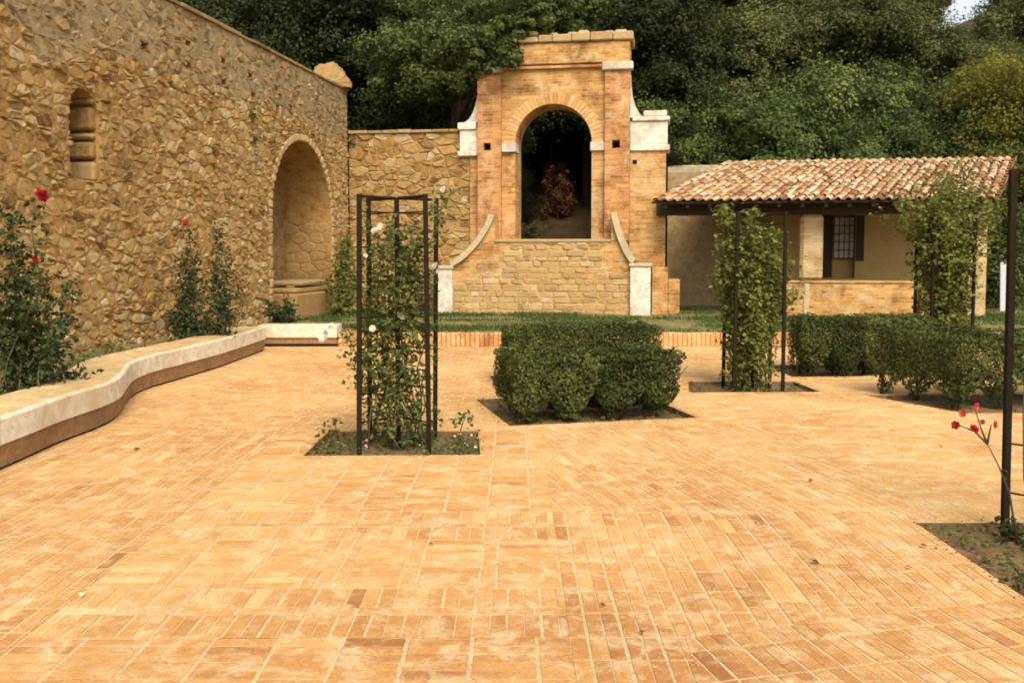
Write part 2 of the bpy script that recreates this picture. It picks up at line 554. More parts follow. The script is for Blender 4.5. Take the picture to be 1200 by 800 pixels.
PALE_PAINT = make_plain('pale_paint', (0.50, 0.52, 0.52), var=0.2)
SHADOW_GAP = make_plain('shadow_gap_dark', (0.035, 0.026, 0.017), rough=0.95)  # near-black colour that paints the shadow gap under the benches

def make_leaf(name, dark, mid, light, trans=0.3, obj_var=0.25, rough=0.6):
    m, nt, b = mat(name, rough, 0.12)
    t = tone_sep(nt)
    c = ramp(nt, t[0], [(0.0, dark), (0.5, mid), (1.0, light)])
    oi = nt.nodes.new('ShaderNodeObjectInfo')
    v = mathn(nt, 'ADD', 1 - obj_var / 2, mathn(nt, 'MULTIPLY', oi.outputs['Random'], obj_var))
    h = nt.nodes.new('ShaderNodeHueSaturation')
    nt.links.new(v, h.inputs['Value'])
    nt.links.new(c, h.inputs['Color'])
    nt.links.new(h.outputs[0], b.inputs['Base Color'])
    tr = nt.nodes.new('ShaderNodeBsdfTranslucent')
    nt.links.new(h.outputs[0], tr.inputs['Color'])
    mx = nt.nodes.new('ShaderNodeMixShader')
    mx.inputs[0].default_value = trans
    out = nt.nodes['Material Output']
    nt.links.new(b.outputs[0], mx.inputs[1])
    nt.links.new(tr.outputs[0], mx.inputs[2])
    nt.links.new(mx.outputs[0], out.inputs['Surface'])
    return m
L_HEDGE = make_leaf('hedge_leaf', (0.028, 0.033, 0.008), (0.068, 0.08, 0.019), (0.14, 0.15, 0.038), 0.2, 0.1)
L_ROSE = make_leaf('rose_leaf', (0.045, 0.058, 0.014), (0.1, 0.125, 0.03), (0.2, 0.21, 0.055), 0.3, 0.1)
L_ROSE_DK = make_leaf('dark_rose_leaf', (0.018, 0.028, 0.01), (0.04, 0.06, 0.018), (0.08, 0.1, 0.03), 0.2, 0.1)
L_CLIMB = make_leaf('climber_leaf', (0.07, 0.078, 0.015), (0.155, 0.17, 0.037), (0.29, 0.275, 0.065), 0.35, 0.1)
L_DARK = make_leaf('evergreen_leaf', (0.014, 0.018, 0.006), (0.03, 0.038, 0.011), (0.06, 0.07, 0.018), 0.2, 0.4)
L_MID = make_leaf('oak_leaf', (0.045, 0.052, 0.016), (0.108, 0.12, 0.037), (0.2, 0.205, 0.065), 0.25, 0.45)
L_BUSH = make_leaf('bush_leaf', (0.036, 0.05, 0.013), (0.085, 0.112, 0.03), (0.17, 0.2, 0.056), 0.3, 0.4)
L_YEL = make_leaf('yellowing_leaf', (0.085, 0.085, 0.014), (0.17, 0.165, 0.028), (0.28, 0.245, 0.045), 0.35, 0.3)
L_GRASS = make_leaf('grass_blade', (0.03, 0.05, 0.012), (0.06, 0.10, 0.022), (0.16, 0.16, 0.05), 0.25, 0.1)
RED = make_leaf('red_petal', (0.16, 0.008, 0.008), (0.30, 0.014, 0.014), (0.42, 0.03, 0.025), 0.2, 0.1)
PINK = make_leaf('coral_petal', (0.45, 0.05, 0.04), (0.58, 0.09, 0.06), (0.70, 0.16, 0.11), 0.2, 0.1)
CREAM = make_leaf('cream_petal', (0.60, 0.52, 0.36), (0.74, 0.68, 0.54), (0.82, 0.78, 0.68), 0.2, 0.05)
DRY = make_leaf('dry_leaf', (0.09, 0.035, 0.015), (0.16, 0.07, 0.025), (0.25, 0.12, 0.04), 0.1, 0.5)

# ------------------------------------------------------------------ leaves in bulk
NR = np.random.default_rng(7)
def leaf_mesh(name, pos, nrm, size, mat_, tone, aspect=0.55, droop=0.25):
    """rhombic folded leaves: pos (n,3), nrm (n,3) facing, size (n,), tone (n,)"""
    n = len(pos)
    nrm = nrm / (np.linalg.norm(nrm, axis=1, keepdims=True) + 1e-9)
    rnd = NR.normal(size=(n, 3))
    rnd[:, 2] -= droop
    ax = rnd - nrm * (rnd * nrm).sum(1, keepdims=True)
    ax /= (np.linalg.norm(ax, axis=1, keepdims=True) + 1e-9)
    sd_ = np.cross(nrm, ax)
    s = size[:, None]
    v = np.empty((n, 4, 3))
    v[:, 0] = pos - ax * s * 0.5
    v[:, 1] = pos + sd_ * s * aspect * 0.5 + nrm * s * 0.08
    v[:, 2] = pos + ax * s * 0.5 - nrm * s * 0.06
    v[:, 3] = pos - sd_ * s * aspect * 0.5 + nrm * s * 0.08
    me = bpy.data.meshes.new(name)
    me.vertices.add(n * 4)
    me.vertices.foreach_set('co', v.reshape(-1).astype(np.float32))
    me.loops.add(n * 4)
    me.loops.foreach_set('vertex_index', np.arange(n * 4, dtype=np.int32))
    me.polygons.add(n)
    me.polygons.foreach_set('loop_start', np.arange(0, n * 4, 4, dtype=np.int32))
    me.polygons.foreach_set('loop_total', np.full(n, 4, dtype=np.int32))
    at = me.attributes.new('tone', 'FLOAT_COLOR', 'POINT')
    t = np.ones((n, 4, 4), dtype=np.float32)
    t[:, :, 0] = np.clip(tone, 0, 1)[:, None]
    at.data.foreach_set('color', t.ravel())
    me.materials.append(mat_)
    me.update()
    me.validate()
    return me
def sphere_dirs(n):
    d = NR.normal(size=(n, 3))
    return d / np.linalg.norm(d, axis=1, keepdims=True)
def crown_points(blobs, density):
    """blobs: (cx,cy,cz,rx,ry,rz).  Leaves sit in clumps over each blob's shell"""
    P, Q, T = [], [], []
    for cx, cy, cz, rx, ry, rz in blobs:
        n = int(density * (rx * ry + ry * rz + rx * rz) / 3)
        nc = max(9, int(26 * (rx * ry * rz) ** 0.33))
        cd = sphere_dirs(nc)
        cd[:, 2] = cd[:, 2] * 0.9 + 0.1
        cr = 0.45 + 0.55 * NR.random(nc)
        cs = NR.uniform(0.14, 0.42, nc)
        ct = NR.normal(0, 0.15, nc)
        el = NR.normal(0, 0.6, (nc, 3))
        k = NR.integers(0, nc, n)
        d = sphere_dirs(n)
        sub = cs[k] * (0.35 + 0.65 * NR.random(n) ** 0.6)
        p = cd[k] * cr[k][:, None] + d * sub[:, None] + el[k] * cs[k][:, None] * NR.uniform(-0.9, 0.9, n)[:, None]
        sh = NR.random(n) < 0.06                      # single shoots that break the outline
        p[sh] *= NR.uniform(1.0, 1.22, sh.sum())[:, None]
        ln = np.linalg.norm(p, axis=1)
        q = p * 0.6 + d * 0.4 + NR.normal(0, 0.5, (n, 3))
        q[:, 2] += 0.35
        P.append(p * np.array([rx, ry, rz]) + np.array([cx, cy, cz]))
        Q.append(q)
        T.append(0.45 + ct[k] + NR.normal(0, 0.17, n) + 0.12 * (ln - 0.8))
    return np.concatenate(P), np.concatenate(Q), np.concatenate(T)

# ================================================================== SETTING
rng = random.Random(11)
# ---- ground sheet
g = MB().add([Vector((-300, -300, -0.14)), Vector((300, -300, -0.14)), Vector((300, 300, -0.14)), Vector((-300, 300, -0.14))], [(0, 1, 2, 3)])
tag(g.build('ground', EARTH), kind='structure')

# ---- planting beds cut into the paving (plan polygons, CCW)
def gp(X, Y): 
    p = G(X, Y)
    return (p.x, p.y)
def rot_rect(x, y, w, d, ang):
    c, s = math.cos(ang), math.sin(ang)
    return [(x + a * c - b * s, y + a * s + b * c) for a, b in ((0, 0), (w, 0), (w, d), (0, d))]
T1 = gp(421, 526); T2 = gp(860, 457)
TW = 0.57
bed1 = [gp(355, 534), gp(563, 533), gp(560, 505), gp(386, 505)]
bed2 = [gp(808, 460), gp(962, 459), gp(930, 447), gp(806, 447)]
T3 = (2.83, 4.78)
bed3 = [(2.36, 4.05), (4.1, 4.05), (4.1, 5.49), (2.37, 5.49)]
HA = R(13.5)
h0 = gp(597, 499)
hb1 = rot_rect(h0[0], h0[1], 1.88, 1.62, HA)
hb2 = rot_rect(h0[0] - 0.12, h0[1] + 1.95, 1.95, 1.6, R(6))
c0 = gp(1130, 483)
hb3 = rot_rect(c0[0], c0[1], 2.3, 1.25, R(-1) + R(0))
hb3 = [gp(1012, 463), gp(1130, 484), (c0[0] + 2.6, c0[1] - 0.1), (c0[0] + 2.6, c0[1] + 1.25)]
hb4 = [gp(934, 444), gp(1000, 441), (6.3, 12.2), (6.3, 13.4), (3.55, 13.3)]
BEDS = [bed1, bed2, bed3, hb1, hb2, hb3, hb4]
BEDS = [b if area(b) > 0 else b[::-1] for b in BEDS]
KERB_Y = 15.95
PX0, PX1, PY0 = -4.9, 11.0, 1.2

# ---- paving: mortar bed with holes, bricks laid one by one
outer = [(PX0, PY0), (PX1, PY0), (PX1, KERB_Y), (PX0, KERB_Y)]
flat, tr = tess([outer] + BEDS)
mb = MB().add([Vector((q[0], q[1], 0)) for q in flat], tr)
eg = MB()
for lp in BEDS:
    for i in range(len(lp)):
        a, b = lp[i], lp[(i + 1) % len(lp)]
        eg.add([Vector((a[0], a[1], 0)), Vector((b[0], b[1], 0)), Vector((b[0], b[1], -0.14)), Vector((a[0], a[1], -0.14))], [(0, 1, 2, 3)])
paving = tag(mb.build('brick_paving', PAVE_MORTAR), kind='structure')
eg.build('bed_edges', SOIL, paving, kind='stuff')

BL, BW = 0.267, 0.0745
bricks = []                                        # (polygon, tone)
def region(poly, mode, ang=0.0, dark=0.0, L=BL, run=False):
    lx, ly = (L, BW) if mode == 'X' else (BW, L)
    x0, x1, y0, y1 = bbox(poly)
    cx, cy = (x0, y0)
    span = max(x1 - x0, y1 - y0) * 1.5 if ang else 0
    e = 1 if run else 0
    i0, i1 = (-int(span / lx) if ang else -e), int((x1 - x0 + (span * 0.3 if ang else 0)) / lx) + 1
    j0, j1 = (-int(span / ly) if ang else -e), int((y1 - y0 + (span * 0.3 if ang else 0)) / ly) + 1
    c, s = math.cos(ang), math.sin(ang)
    full = len(poly) == 4 and not ang
    hold = {}
    for i in range(i0, i1):
        for j in range(j0, j1):
            off = 0.0
            if run:
                key = i if mode == 'Y' else j
                off = hold.setdefault(key, rng.choice((0.0, 0.5, 0.5, 0.0, 0.25)))
            ax = i * lx + (off * lx if mode == 'X' else 0)
            ay = j * ly + (off * ly if mode == 'Y' else 0)
            jt = 0.0055 + rng.uniform(-0.001, 0.003)
            if mode == 'X': jl = jr_ = 0.008 + rng.uniform(-0.001, 0.002); jt = 0.003 + rng.uniform(0, 0.0015)
            else:                                          # pairs of bricks between wider joints
                jl, jr_ = (0.0075, 0.003) if i % 2 else (0.003, 0.0075)
                jt = 0.005 + rng.uniform(-0.001, 0.002)
            q = [(ax + jl, ay + jt), (ax + lx - jr_, ay + jt), (ax + lx - jr_, ay + ly - jt), (ax + jl, ay + ly - jt)]
            k = rng.uniform(-0.004, 0.004)
            q = [(p[0] + rng.uniform(-0.0025, 0.0025), p[1] + rng.uniform(-0.0025, 0.0025)) for p in q]
            q = [(cx + (p[0]) * c - (p[1] + k * (n in (1, 2))) * s, cy + p[0] * s + (p[1] + k * (n in (1, 2))) * c) for n, p in enumerate(q)]
            mx, my = sum(p[0] for p in q) / 4, sum(p[1] for p in q) / 4
            if mx < x0 - 0.3 or mx > x1 + 0.3 or my < y0 - 0.3 or my > y1 + 0.3: continue
            q = clip_to(q, poly)
            if len(q) < 3: continue
            base = 0.45 + 0.16 * noise.noise(Vector((mx * 0.9, my * 0.9, 3.1))) - dark
            t = base + rng.gauss(0, 0.055)
            if rng.random() < 0.05: t += 0.24
            if rng.random() < 0.05: t -= 0.14
            for piece in minus_all(q, BEDS):
                if abs(area(piece)) > 0.0009: bricks.append((piece, t))
def rect(x0, x1, y0, y1): return [(x0, y0), (x1, y0), (x1, y1), (x0, y1)]
XL, XR = -2.05, 0.222
region(rect(PX0, XL, PY0, 6.6), 'Y', dark=0.16, run=True)
region(rect(PX0, XL, 6.6, 8.3), 'Y', ang=0.0, dark=0.05)
region(rect(PX0, XL, 8.3, KERB_Y), 'X', dark=-0.02, run=True)
region(rect(XL, XR, PY0, 3.82), 'X', dark=0.10)
region(rect(XL, XR, 3.82, 4.07), 'Y', L=0.25, dark=0.07)
region(rect(XL, XR, 4.07, 4.145), 'X')
region(rect(XL, XR, 4.145, 4.395), 'Y', L=0.25)
cuts = [XL, -1.745, -1.67, -1.39, -1.315, -1.045, -0.97, -0.84, -0.565, -0.49, -0.175, -0.10, XR]
for a, b in zip(cuts, cuts[1:]):
    if b - a < 0.16: region(rect(a, b, 4.395, 5.15), 'Y')
    else: region(rect(a, b, 4.395, 5.15), 'X', L=b - a)
region(rect(XL, XR, 5.15, 5.40), 'Y', L=0.25)
region(rect(XL, XR, 5.40, 5.475), 'X')
region(rect(XL, XR, 5.475, 5.725), 'Y', L=0.25)
region(rect(XL, XR, 5.725, 8.6), 'X')
region(rect(XL, XR, 8.6, 9.1), 'Y', L=0.25)
region(rect(XL, XR, 9.1, KERB_Y), 'X', run=True)
region([(XR, 3.82), (0.7, 3.82), (2.6, 4.34), (2.6, 5.725), (XR, 5.725)], 'Y', dark=0.06, run=True)
region([(XR, PY0), (0.7, PY0), (0.7, 3.815), (XR, 3.815)], 'Y', dark=0.1)
region([(0.7, PY0), (2.6, PY0), (2.6, 4.335), (0.7, 3.815)], 'Y', ang=R(14), dark=0.13)
region(rect(2.6, PX1, PY0, 5.725), 'Y', dark=0.05, run=True)
region(rect(XR, 2.5, 5.725, 8.6), 'Y', ang=R(14), run=True)
region(rect(2.5, PX1, 5.725, 8.6), 'X', run=True)
region(rect(XR, PX1, 8.6, KERB_Y), 'X', ang=0, dark=-0.04, run=True)
def brick_geo(p, h=0.0026):
    if area(p) < 0: p = p[::-1]
    n = len(p)
    cx, cy = sum(q[0] for q in p) / n, sum(q[1] for q in p) / n
    r = max(0.01, math.sqrt(abs(area(p))))
    s = 1 - 0.005 / r
    v = [Vector((q[0], q[1], 0.0005)) for q in p] + [Vector((cx + (q[0] - cx) * s, cy + (q[1] - cy) * s, h)) for q in p]
    f = [tuple(range(n, 2 * n))] + [(i, (i + 1) % n, n + (i + 1) % n, n + i) for i in range(n)]
    return v, f
def seen(p):
    x, y = sum(q[0] for q in p) / len(p), sum(q[1] for q in p) / len(p)
    if y < 3.45: return False
    X = CX + F_PX * x / y
    return -10 < X < 1205
near = sorted([b for b in bricks if seen(b[0]) and abs(area(b[0])) > 0.008], key=lambda b: sum(q[1] for q in b[0]) / len(b[0]))[:300]
nid = set(id(b) for b in near)
cache = {}
for p, t in near:
    cx, cy = sum(q[0] for q in p) / len(p), sum(q[1] for q in p) / len(p)
    whole = len(p) == 4 and abs(area(p)) > 0.0145
    key = (round(math.atan2(p[1][1] - p[0][1], p[1][0] - p[0][0]), 1), round(math.dist(p[0], p[1]), 2), round(math.dist(p[1], p[2]), 2), int(t * 14)) if whole else id(p)
    if key not in cache:
        v, f = brick_geo([(q[0] - cx, q[1] - cy) for q in p])
        cache[key] = new_mesh('brick', v, f, PAVE, [(t, 0, 0)] * len(v))
    o = bpy.data.objects.new('brick', cache[key])
    o.location = (cx, cy, rng.uniform(-0.0004, 0.0012))
    o.rotation_euler = (rng.uniform(-0.004, 0.004), rng.uniform(-0.004, 0.004), 0)
    link(o, paving)
mb = MB()
for b in bricks:
    if id(b) not in nid:
        v, f = brick_geo(b[0], 0.0026 + rng.uniform(-0.001, 0.001))
        mb.add(v, f, (b[1], 0, 0))
mb.build('far_bricks', PAVE, paving, kind='stuff')

# ---- soil in the beds
def soil_sheet(name, loop, z, m, amp=0.025, step=0.09):
    x0, x1, y0, y1 = bbox(loop)
    mb = MB()
    nx, ny = max(2, int((x1 - x0) / step)), max(2, int((y1 - y0) / step))
    V, F = [], []
    for j in range(ny + 1):
        for i in range(nx + 1):
            x, y = x0 - 0.02 + (x1 - x0 + 0.04) * i / nx, y0 - 0.02 + (y1 - y0 + 0.04) * j / ny
            V.append(Vector((x, y, z + amp * noise.noise(Vector((x * 4, y * 4, 1.7))) + amp * 0.6 * noise.noise(Vector((x * 13, y * 13, 9.7))))))
    for j in range(ny):
        for i in range(nx):
            c = [V[j * (nx + 1) + i], V[j * (nx + 1) + i + 1], V[(j + 1) * (nx + 1) + i + 1], V[(j + 1) * (nx + 1) + i]]
            q = clip_to([(k.x, k.y) for k in c], loop)
            if len(q) >= 3:
                def hz(px, py):
                    return z + amp * noise.noise(Vector((px * 4, py * 4, 1.7))) + amp * 0.6 * noise.noise(Vector((px * 13, py * 13, 9.7)))
                mb.add([Vector((k[0], k[1], hz(*k))) for k in q], [tuple(range(len(q)))])
    o = mb.build(name, m, None, True)
    return tag(o, kind='structure')
for b in BEDS: soil_sheet('planting_bed', b, -0.05, SOIL)

# ---- terrace, kerb, lawn
CORN = -4.95                                       # u of the left wall's face
def terr(x, y): return TZ + 0.02 * noise.noise(Vector((x * 0.8, y * 0.8, 0)))
loop = [(-6.0, KERB_Y + 0.16), (24, KERB_Y + 0.16), (24, 27), (-6.0, 27)]
mb = MB()
V, F = [], []
nx, ny = 90, 34
for j in range(ny + 1):
    for i in range(nx + 1):
        x, y = -7 + 31 * i / nx, KERB_Y + 0.15 + 11 * j / ny
        V.append(Vector((x, y, terr(x, y) if j else TZ - 0.01)))
for j in range(ny):
    for i in range(nx): F.append((j * (nx + 1) + i, j * (nx + 1) + i + 1, (j + 1) * (nx + 1) + i + 1, (j + 1) * (nx + 1) + i))
mb.add(V, F)
tag(mb.build('terrace_lawn', LAWN, None, True), kind='structure')
kx0 = G(398, 405).x
mb = MB()
x = kx0
while x < 16:
    L = 0.082 * rng.uniform(0.94, 1.03)
    mb.box(x + 0.003, x + L - 0.003, KERB_Y + rng.uniform(-0.006, 0.006), KERB_Y + 0.24, 0.0, TZ + rng.uniform(0.004, 0.014), (rng.gauss(0.42, 0.11), 0, 0), 0.006)
    x += L
tag(mb.build('kerb', PAVE), kind='structure')
# grass blades
n = 60000
gx = NR.uniform(-4.5, 13, n); gy = NR.uniform(16.2, 23, n)
keep = np.array([noise.noise(Vector((a * 0.55, b * 0.9, 5.0))) + 0.35 * noise.noise(Vector((a * 2.1, b * 2.3, 2.0))) + NR.normal(0, 0.12) > (0.08 if a > -3.6 else -0.1) for a, b in zip(gx, gy)])
gx, gy = gx[keep], gy[keep]
n = len(gx)
hgt = NR.uniform(0.03, 0.10, n); th = NR.uniform(0, 6.283, n)
v = np.empty((n, 3, 3))
bw = 0.012
v[:, 0] = np.stack([gx - np.cos(th) * bw, gy - np.sin(th) * bw, np.full(n, TZ)], 1)
v[:, 1] = np.stack([gx + np.cos(th) * bw, gy + np.sin(th) * bw, np.full(n, TZ)], 1)
v[:, 2] = np.stack([gx + NR.normal(0, 0.03, n), gy + NR.normal(0, 0.03, n), TZ + hgt], 1)
tn = np.repeat(np.clip(0.5 + NR.normal(0, 0.2, n), 0, 1), 3)
gm = new_mesh('lawn_grass', v.reshape(-1, 3).tolist(), np.arange(n * 3).reshape(-1, 3).tolist(), L_GRASS, np.stack([tn, tn, tn], 1))
tag(link(bpy.data.objects.new('lawn_grass', gm)), 'short patchy grass on the terrace below the portal', 'grass', kind='stuff')

# ---- wooded hillside
def hill_z(u, w):
    s = max(0.0, w - 5.5)
    k = 0.42 + 0.05 * math.sin(u * 0.2)
    z = 1.88 + k * s - 0.0016 * s * s
    if u > 16: z -= (u - 16) * 0.12 * min(1, s / 10)
    return z + (0.35 * noise.noise(Vector((u * 0.3, w * 0.3, 4))) if w > 4 else 0.02 * noise.noise(Vector((u, w, 4))))
mb = MB()
us = np.linspace(-45, 60, 71); ws = np.concatenate([np.linspace(4.3, 20, 28), np.linspace(22, 95, 20)])
V, F = [], []
for w in ws:
    for u in us: V.append(A(u, w, hill_z(u, w) if w > 4.31 else -0.2))
nu = len(us)
for j in range(len(ws) - 1):
    for i in range(nu - 1): F.append((j * nu + i, j * nu + i + 1, (j + 1) * nu + i + 1, (j + 1) * nu + i))
mb.add(V, F)
tag(mb.build('hillside', HILL, None, True), kind='structure')
# raised earth path behind the portal
mb = MB()
V, F = [], []
for j in range(9):
    for i in range(9):
        u, w = -2.1 + 4.2 * i / 8, 0.92 + 3.9 * j / 8
        V.append(A(u, w, 1.87 + 0.03 * noise.noise(Vector((u * 2, w * 2, 3)))))
for j in range(8):
    for i in range(8): F.append((j * 9 + i, j * 9 + i + 1, (j + 1) * 9 + i + 1, (j + 1) * 9 + i))
mb.add(V, F)
tag(mb.build('path', HILL, None, True), kind='structure')

OLD_GREY = make_mortar('weathered_render', (0.17, 0.125, 0.065), (0.30, 0.225, 0.115), (0.42, 0.32, 0.18))
# ================================================================== LEFT WALL (local x runs away from the camera, -y faces the court)
c = A(CORN, 0)
lw = tag(empty('stone_wall', (c.x, c.y, 0), R(90) - TH), 'tall rubble stone wall with deep arched niche and narrow slit window', 'wall')
LX0, LTOP = -17.0, 5.42
def lx(X, Y=300):
    d = ray(X, Y)
    r = d.x / d.y
    P = Vector((c.x, c.y))
    # P + s*WV on the ray
    s = (r * P.y - P.x) / (WV.x - r * WV.y)
    return s
def lz(Y, s):
    d = ray(CX, Y)
    return EYE + (c.y + WV.y * s) * d.z / d.y
nx0, nx1 = lx(319), lx(389)
nr = (nx1 - nx0) / 2
NSP = lz(164, lx(351)) - nr
niche = arch_loop(nx0, nx1, 0.26, NSP, 22)
sx0, sx1 = lx(85), lx(119)
sz0, sz1 = lz(211, (sx0 + sx1) / 2), lz(104, (sx0 + sx1) / 2)
slit = arch_loop(sx0, sx1, sz0, sz1 - (sx1 - sx0) / 2, 8)
holes_px = [(175, 54), (226, 77), (266, 97), (226, 51), (266, 72), (297, 89), (327, 104), (300, 112), (328, 130)]
puts = []
for X, Y in holes_px:
    s = lx(X); z = lz(Y, s)
    hw, hh = (0.085, 0.045) if Y < 115 else (0.09, 0.11)
    puts.append(rect(s - hw, s + hw, z - hh, z + hh))
mb = wall_mb(rect(LX0, 0.0, -0.1, LTOP), [(niche, 1.15), (slit, 1.2)] + [(p, 0.2) for p in puts], 0, 1.35)
mb.build('wall_core', WALL_MORTAR, lw)
# ring of voussoirs round the niche
ring_o = arch_loop(nx0 - 0.17, nx1 + 0.17, 0.2, NSP, 22)
items = []
nv = 30
ncx = (nx0 + nx1) / 2
for k in range(nv):
    a0, a1 = math.pi * k / nv + 0.004, math.pi * (k + 1) / nv - 0.004
    p = [(ncx + math.cos(a0) * nr, NSP + math.sin(a0) * nr), (ncx + math.cos(a0) * (nr + 0.16), NSP + math.sin(a0) * (nr + 0.16)),
         (ncx + math.cos(a1) * (nr + 0.16), NSP + math.sin(a1) * (nr + 0.16)), (ncx + math.cos(a1) * nr, NSP + math.sin(a1) * nr)]
    g_ = stone_geo(p, 0, 0.028, 0.003, rng)
    if g_: items.append((*g_, (rng.gauss(0.6, 0.1), 0.1, 0)))
z = 0.26
while z < NSP - 0.02:
    h = rng.uniform(0.13, 0.24); h = min(h, NSP - z)
    for xa, xb in ((nx0 - 0.17, nx0), (nx1, nx1 + 0.17)):
        g_ = stone_geo(rect(xa, xb, z, z + h), 0, 0.03, 0.004, rng)
        if g_: items.append((*g_, (rng.gauss(0.58, 0.12), 0.1, 0)))
    z += h
lay_stones(items, lw, PALE_STONE, 'arch_stone')
# rubble
items = []
cells = voronoi(LX0, 0.0, 0.0, LTOP, 0.19, 0.12, rng, 0.40, 0.9)
def split_cells(cs, frac):
    out = []
    for p in cs:
        if rng.random() < frac and abs(area(p)) > 0.012:
            mx, mz = sum(q[0] for q in p) / len(p), sum(q[1] for q in p) / len(p)
            an = rng.gauss(0, 0.22) + (math.pi / 2 if rng.random() < 0.35 else 0)
            a_, b_ = math.cos(an), math.sin(an)
            c_ = a_ * mx + b_ * mz + rng.uniform(-0.02, 0.02)
            for s in (1, -1):
                q = clip_half(p, s * a_, s * b_, s * c_)
                if len(q) >= 3: out.append(q)
        else: out.append(p)
    return out
for p in split_cells(cells, 0.3):
    mx, mz = sum(q[0] for q in p) / len(p), sum(q[1] for q in p) / len(p)
    band = 4.15 + 0.35 * noise.noise(Vector((mx * 0.5, 0, 7)))
    up = min(1.0, max(0.0, (mz - band) / 0.35))
    for piece in minus_all(p, [ring_o, slit] + puts):
        if abs(area(piece)) < 0.0016: continue
        if up > 0.5 and rng.random() < 0.1: continue        # upper band still wears its old render
        hgt = rng.choice((rng.uniform(0.014, 0.028), rng.uniform(0.024, 0.05))) * (1 - 0.3 * up)
        g_ = stone_geo(piece, 0, hgt, rng.uniform(0.001, 0.013), rng, 0.7)
        if not g_: continue
        t = rng.gauss(0.60, 0.2) + 0.25 * noise.noise(Vector((mx * 0.6, mz * 0.6, 0)))
        gr = max(0.0, min(0.9, rng.gauss(0.0, 0.18) + 0.5 * up + (0.25 if rng.random() < 0.12 else 0) + 0.35 * max(0, noise.noise(Vector((mx * 0.4, mz * 0.5, 11))))))
        items.append((*g_, (t, gr, 0)))
def lw_score(it):
    vx = sum(q.x for q in it[0]) / len(it[0])
    return (0 if vx > -12.2 else 1, -abs(it[0][0].x - it[0][len(it[0]) // 6].x) * 0 + -(max(q.x for q in it[0]) - min(q.x for q in it[0])) * (max(q.z for q in it[0]) - min(q.z for q in it[0])) / (vx * 0.988 + c.y) ** 2)
lay_stones(items, lw, WALL_STONE, 'stone', 300, lw_score)
# pointing: uneven mortar that the stones stand out of; old render left on the upper band
def inside(loop, x, z, m=0.0):
    for a_, b_, c_ in edges_out(loop):
        if a_ * x + b_ * z - c_ > m * math.hypot(a_, b_): return False
    return True
def pointing(parent, x0, x1, z0, z1, y, skip, step=0.05, split=None, depth=0.008, amp=0.012):
    nxs, nzs = int((x1 - x0) / step), int((z1 - z0) / step)
    V, F, F2 = [], [], []
    for j in range(nzs + 1):
        for i in range(nxs + 1):
            x, z = x0 + (x1 - x0) * i / nxs, z0 + (z1 - z0) * j / nzs
            n_ = noise.noise(Vector((x * 1.6, z * 1.6, 3))) + 0.8 * noise.noise(Vector((x * 5, z * 6, 3))) + 0.6 * noise.noise(Vector((x * 13, z * 15, 5)))
            V.append(Vector((x, y - depth - amp * n_, z)))
    for j in range(nzs):
        for i in range(nxs):
            k = j * (nxs + 1) + i
            mx, mz = (V[k].x + V[k + 1].x) / 2, (V[k].z + V[k + nxs + 1].z) / 2
            if any(bx[0] - m < mx < bx[1] + m and bx[2] - m < mz < bx[3] + m and inside(lp, mx, mz, m) for lp, bx, m in skip): continue
            q = (k, k + 1, k + nxs + 2, k + nxs + 1)
            if split and mz > split(mx, mz): F2.append(q)
            else: F.append(q)
    MB().add(V, F).build('pointing', WALL_MORTAR, parent, True)
    if F2: MB().add(V, F2).build('old_render', OLD_GREY, parent, True)
sk = [(ring_o, bbox(ring_o), 0.02), (slit, bbox(slit), 0.03)] + [(p, bbox(p), 0.035) for p in puts]
pointing(lw, LX0, 0.0, 0.0, LTOP - 0.01, 0, sk, 0.05, lambda x, z: 4.2 + 0.35 * noise.noise(Vector((x * 0.5, 0, 7))) + 0.35 * noise.noise(Vector((x * 2.2, z * 2.2, 1))))
# coping of flat slabs
x = LX0
while x < -0.02:
    L = min(rng.uniform(0.4, 0.8), -x)
    m2 = MB().box(x + 0.006, x + L - 0.006, -0.055 + rng.uniform(-0.015, 0.015), 1.37, LTOP + 0.002, LTOP + rng.uniform(0.05, 0.075), (rng.gauss(0.4, 0.15), 0.5, 0), 0.01)
    m2.build('coping_slab', WALL_STONE, lw)
    x += L
# far jamb blocks of the slit
z = sz0 - 0.02
k = 0
while z < sz1 - 0.1:
    h = (0.30, 0.26, 0.12, 0.34, 0.2, 0.2)[k % 6]
    MB().box(sx1 - 0.09 - rng.uniform(0, 0.06), sx1 + 0.01, -0.01 + rng.uniform(0, 0.05), 0.45, z + 0.022, min(z + h, sz1 - 0.06) - 0.022, (rng.gauss(0.5, 0.15), 0.2, 0), 0.03).build('jamb_stone', WALL_STONE, lw)
    z += h
    k += 1
# coursed blocks on the back and far cheek of the niche
items = []
nb = [(q[0], q[1]) for q in arch_loop(nx0 + 0.01, nx1 - 0.01, 0.27, NSP, 16)]
for p in voronoi(nx0, nx1, 0.26, NSP + nr, 0.42, 0.24, rng, 0.2, 0.1):
    q = clip_to(p, nb)
    if len(q) >= 3 and abs(area(q)) > 0.01:
        g_ = stone_geo(q, 1.15, 0.018, 0.008, rng, 0.15)
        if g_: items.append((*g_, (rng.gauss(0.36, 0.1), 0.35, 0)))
lay_stones(items, lw, WALL_STONE, 'niche_stone')
items = []
for p in voronoi(0.02, 1.12, 0.28, NSP, 0.38, 0.22, rng, 0.2, 0.1):
    g_ = stone_geo(p, 0, 0.016, 0.008, rng, 0.15)
    if g_:
        v, f = g_
        v = [Vector((nx1 + q.y, q.x, q.z)) for q in v]
        items.append((v, f, (rng.gauss(0.45, 0.1), 0.25, 0)))
lay_stones(items, lw, WALL_STONE, 'niche_jamb_stone')

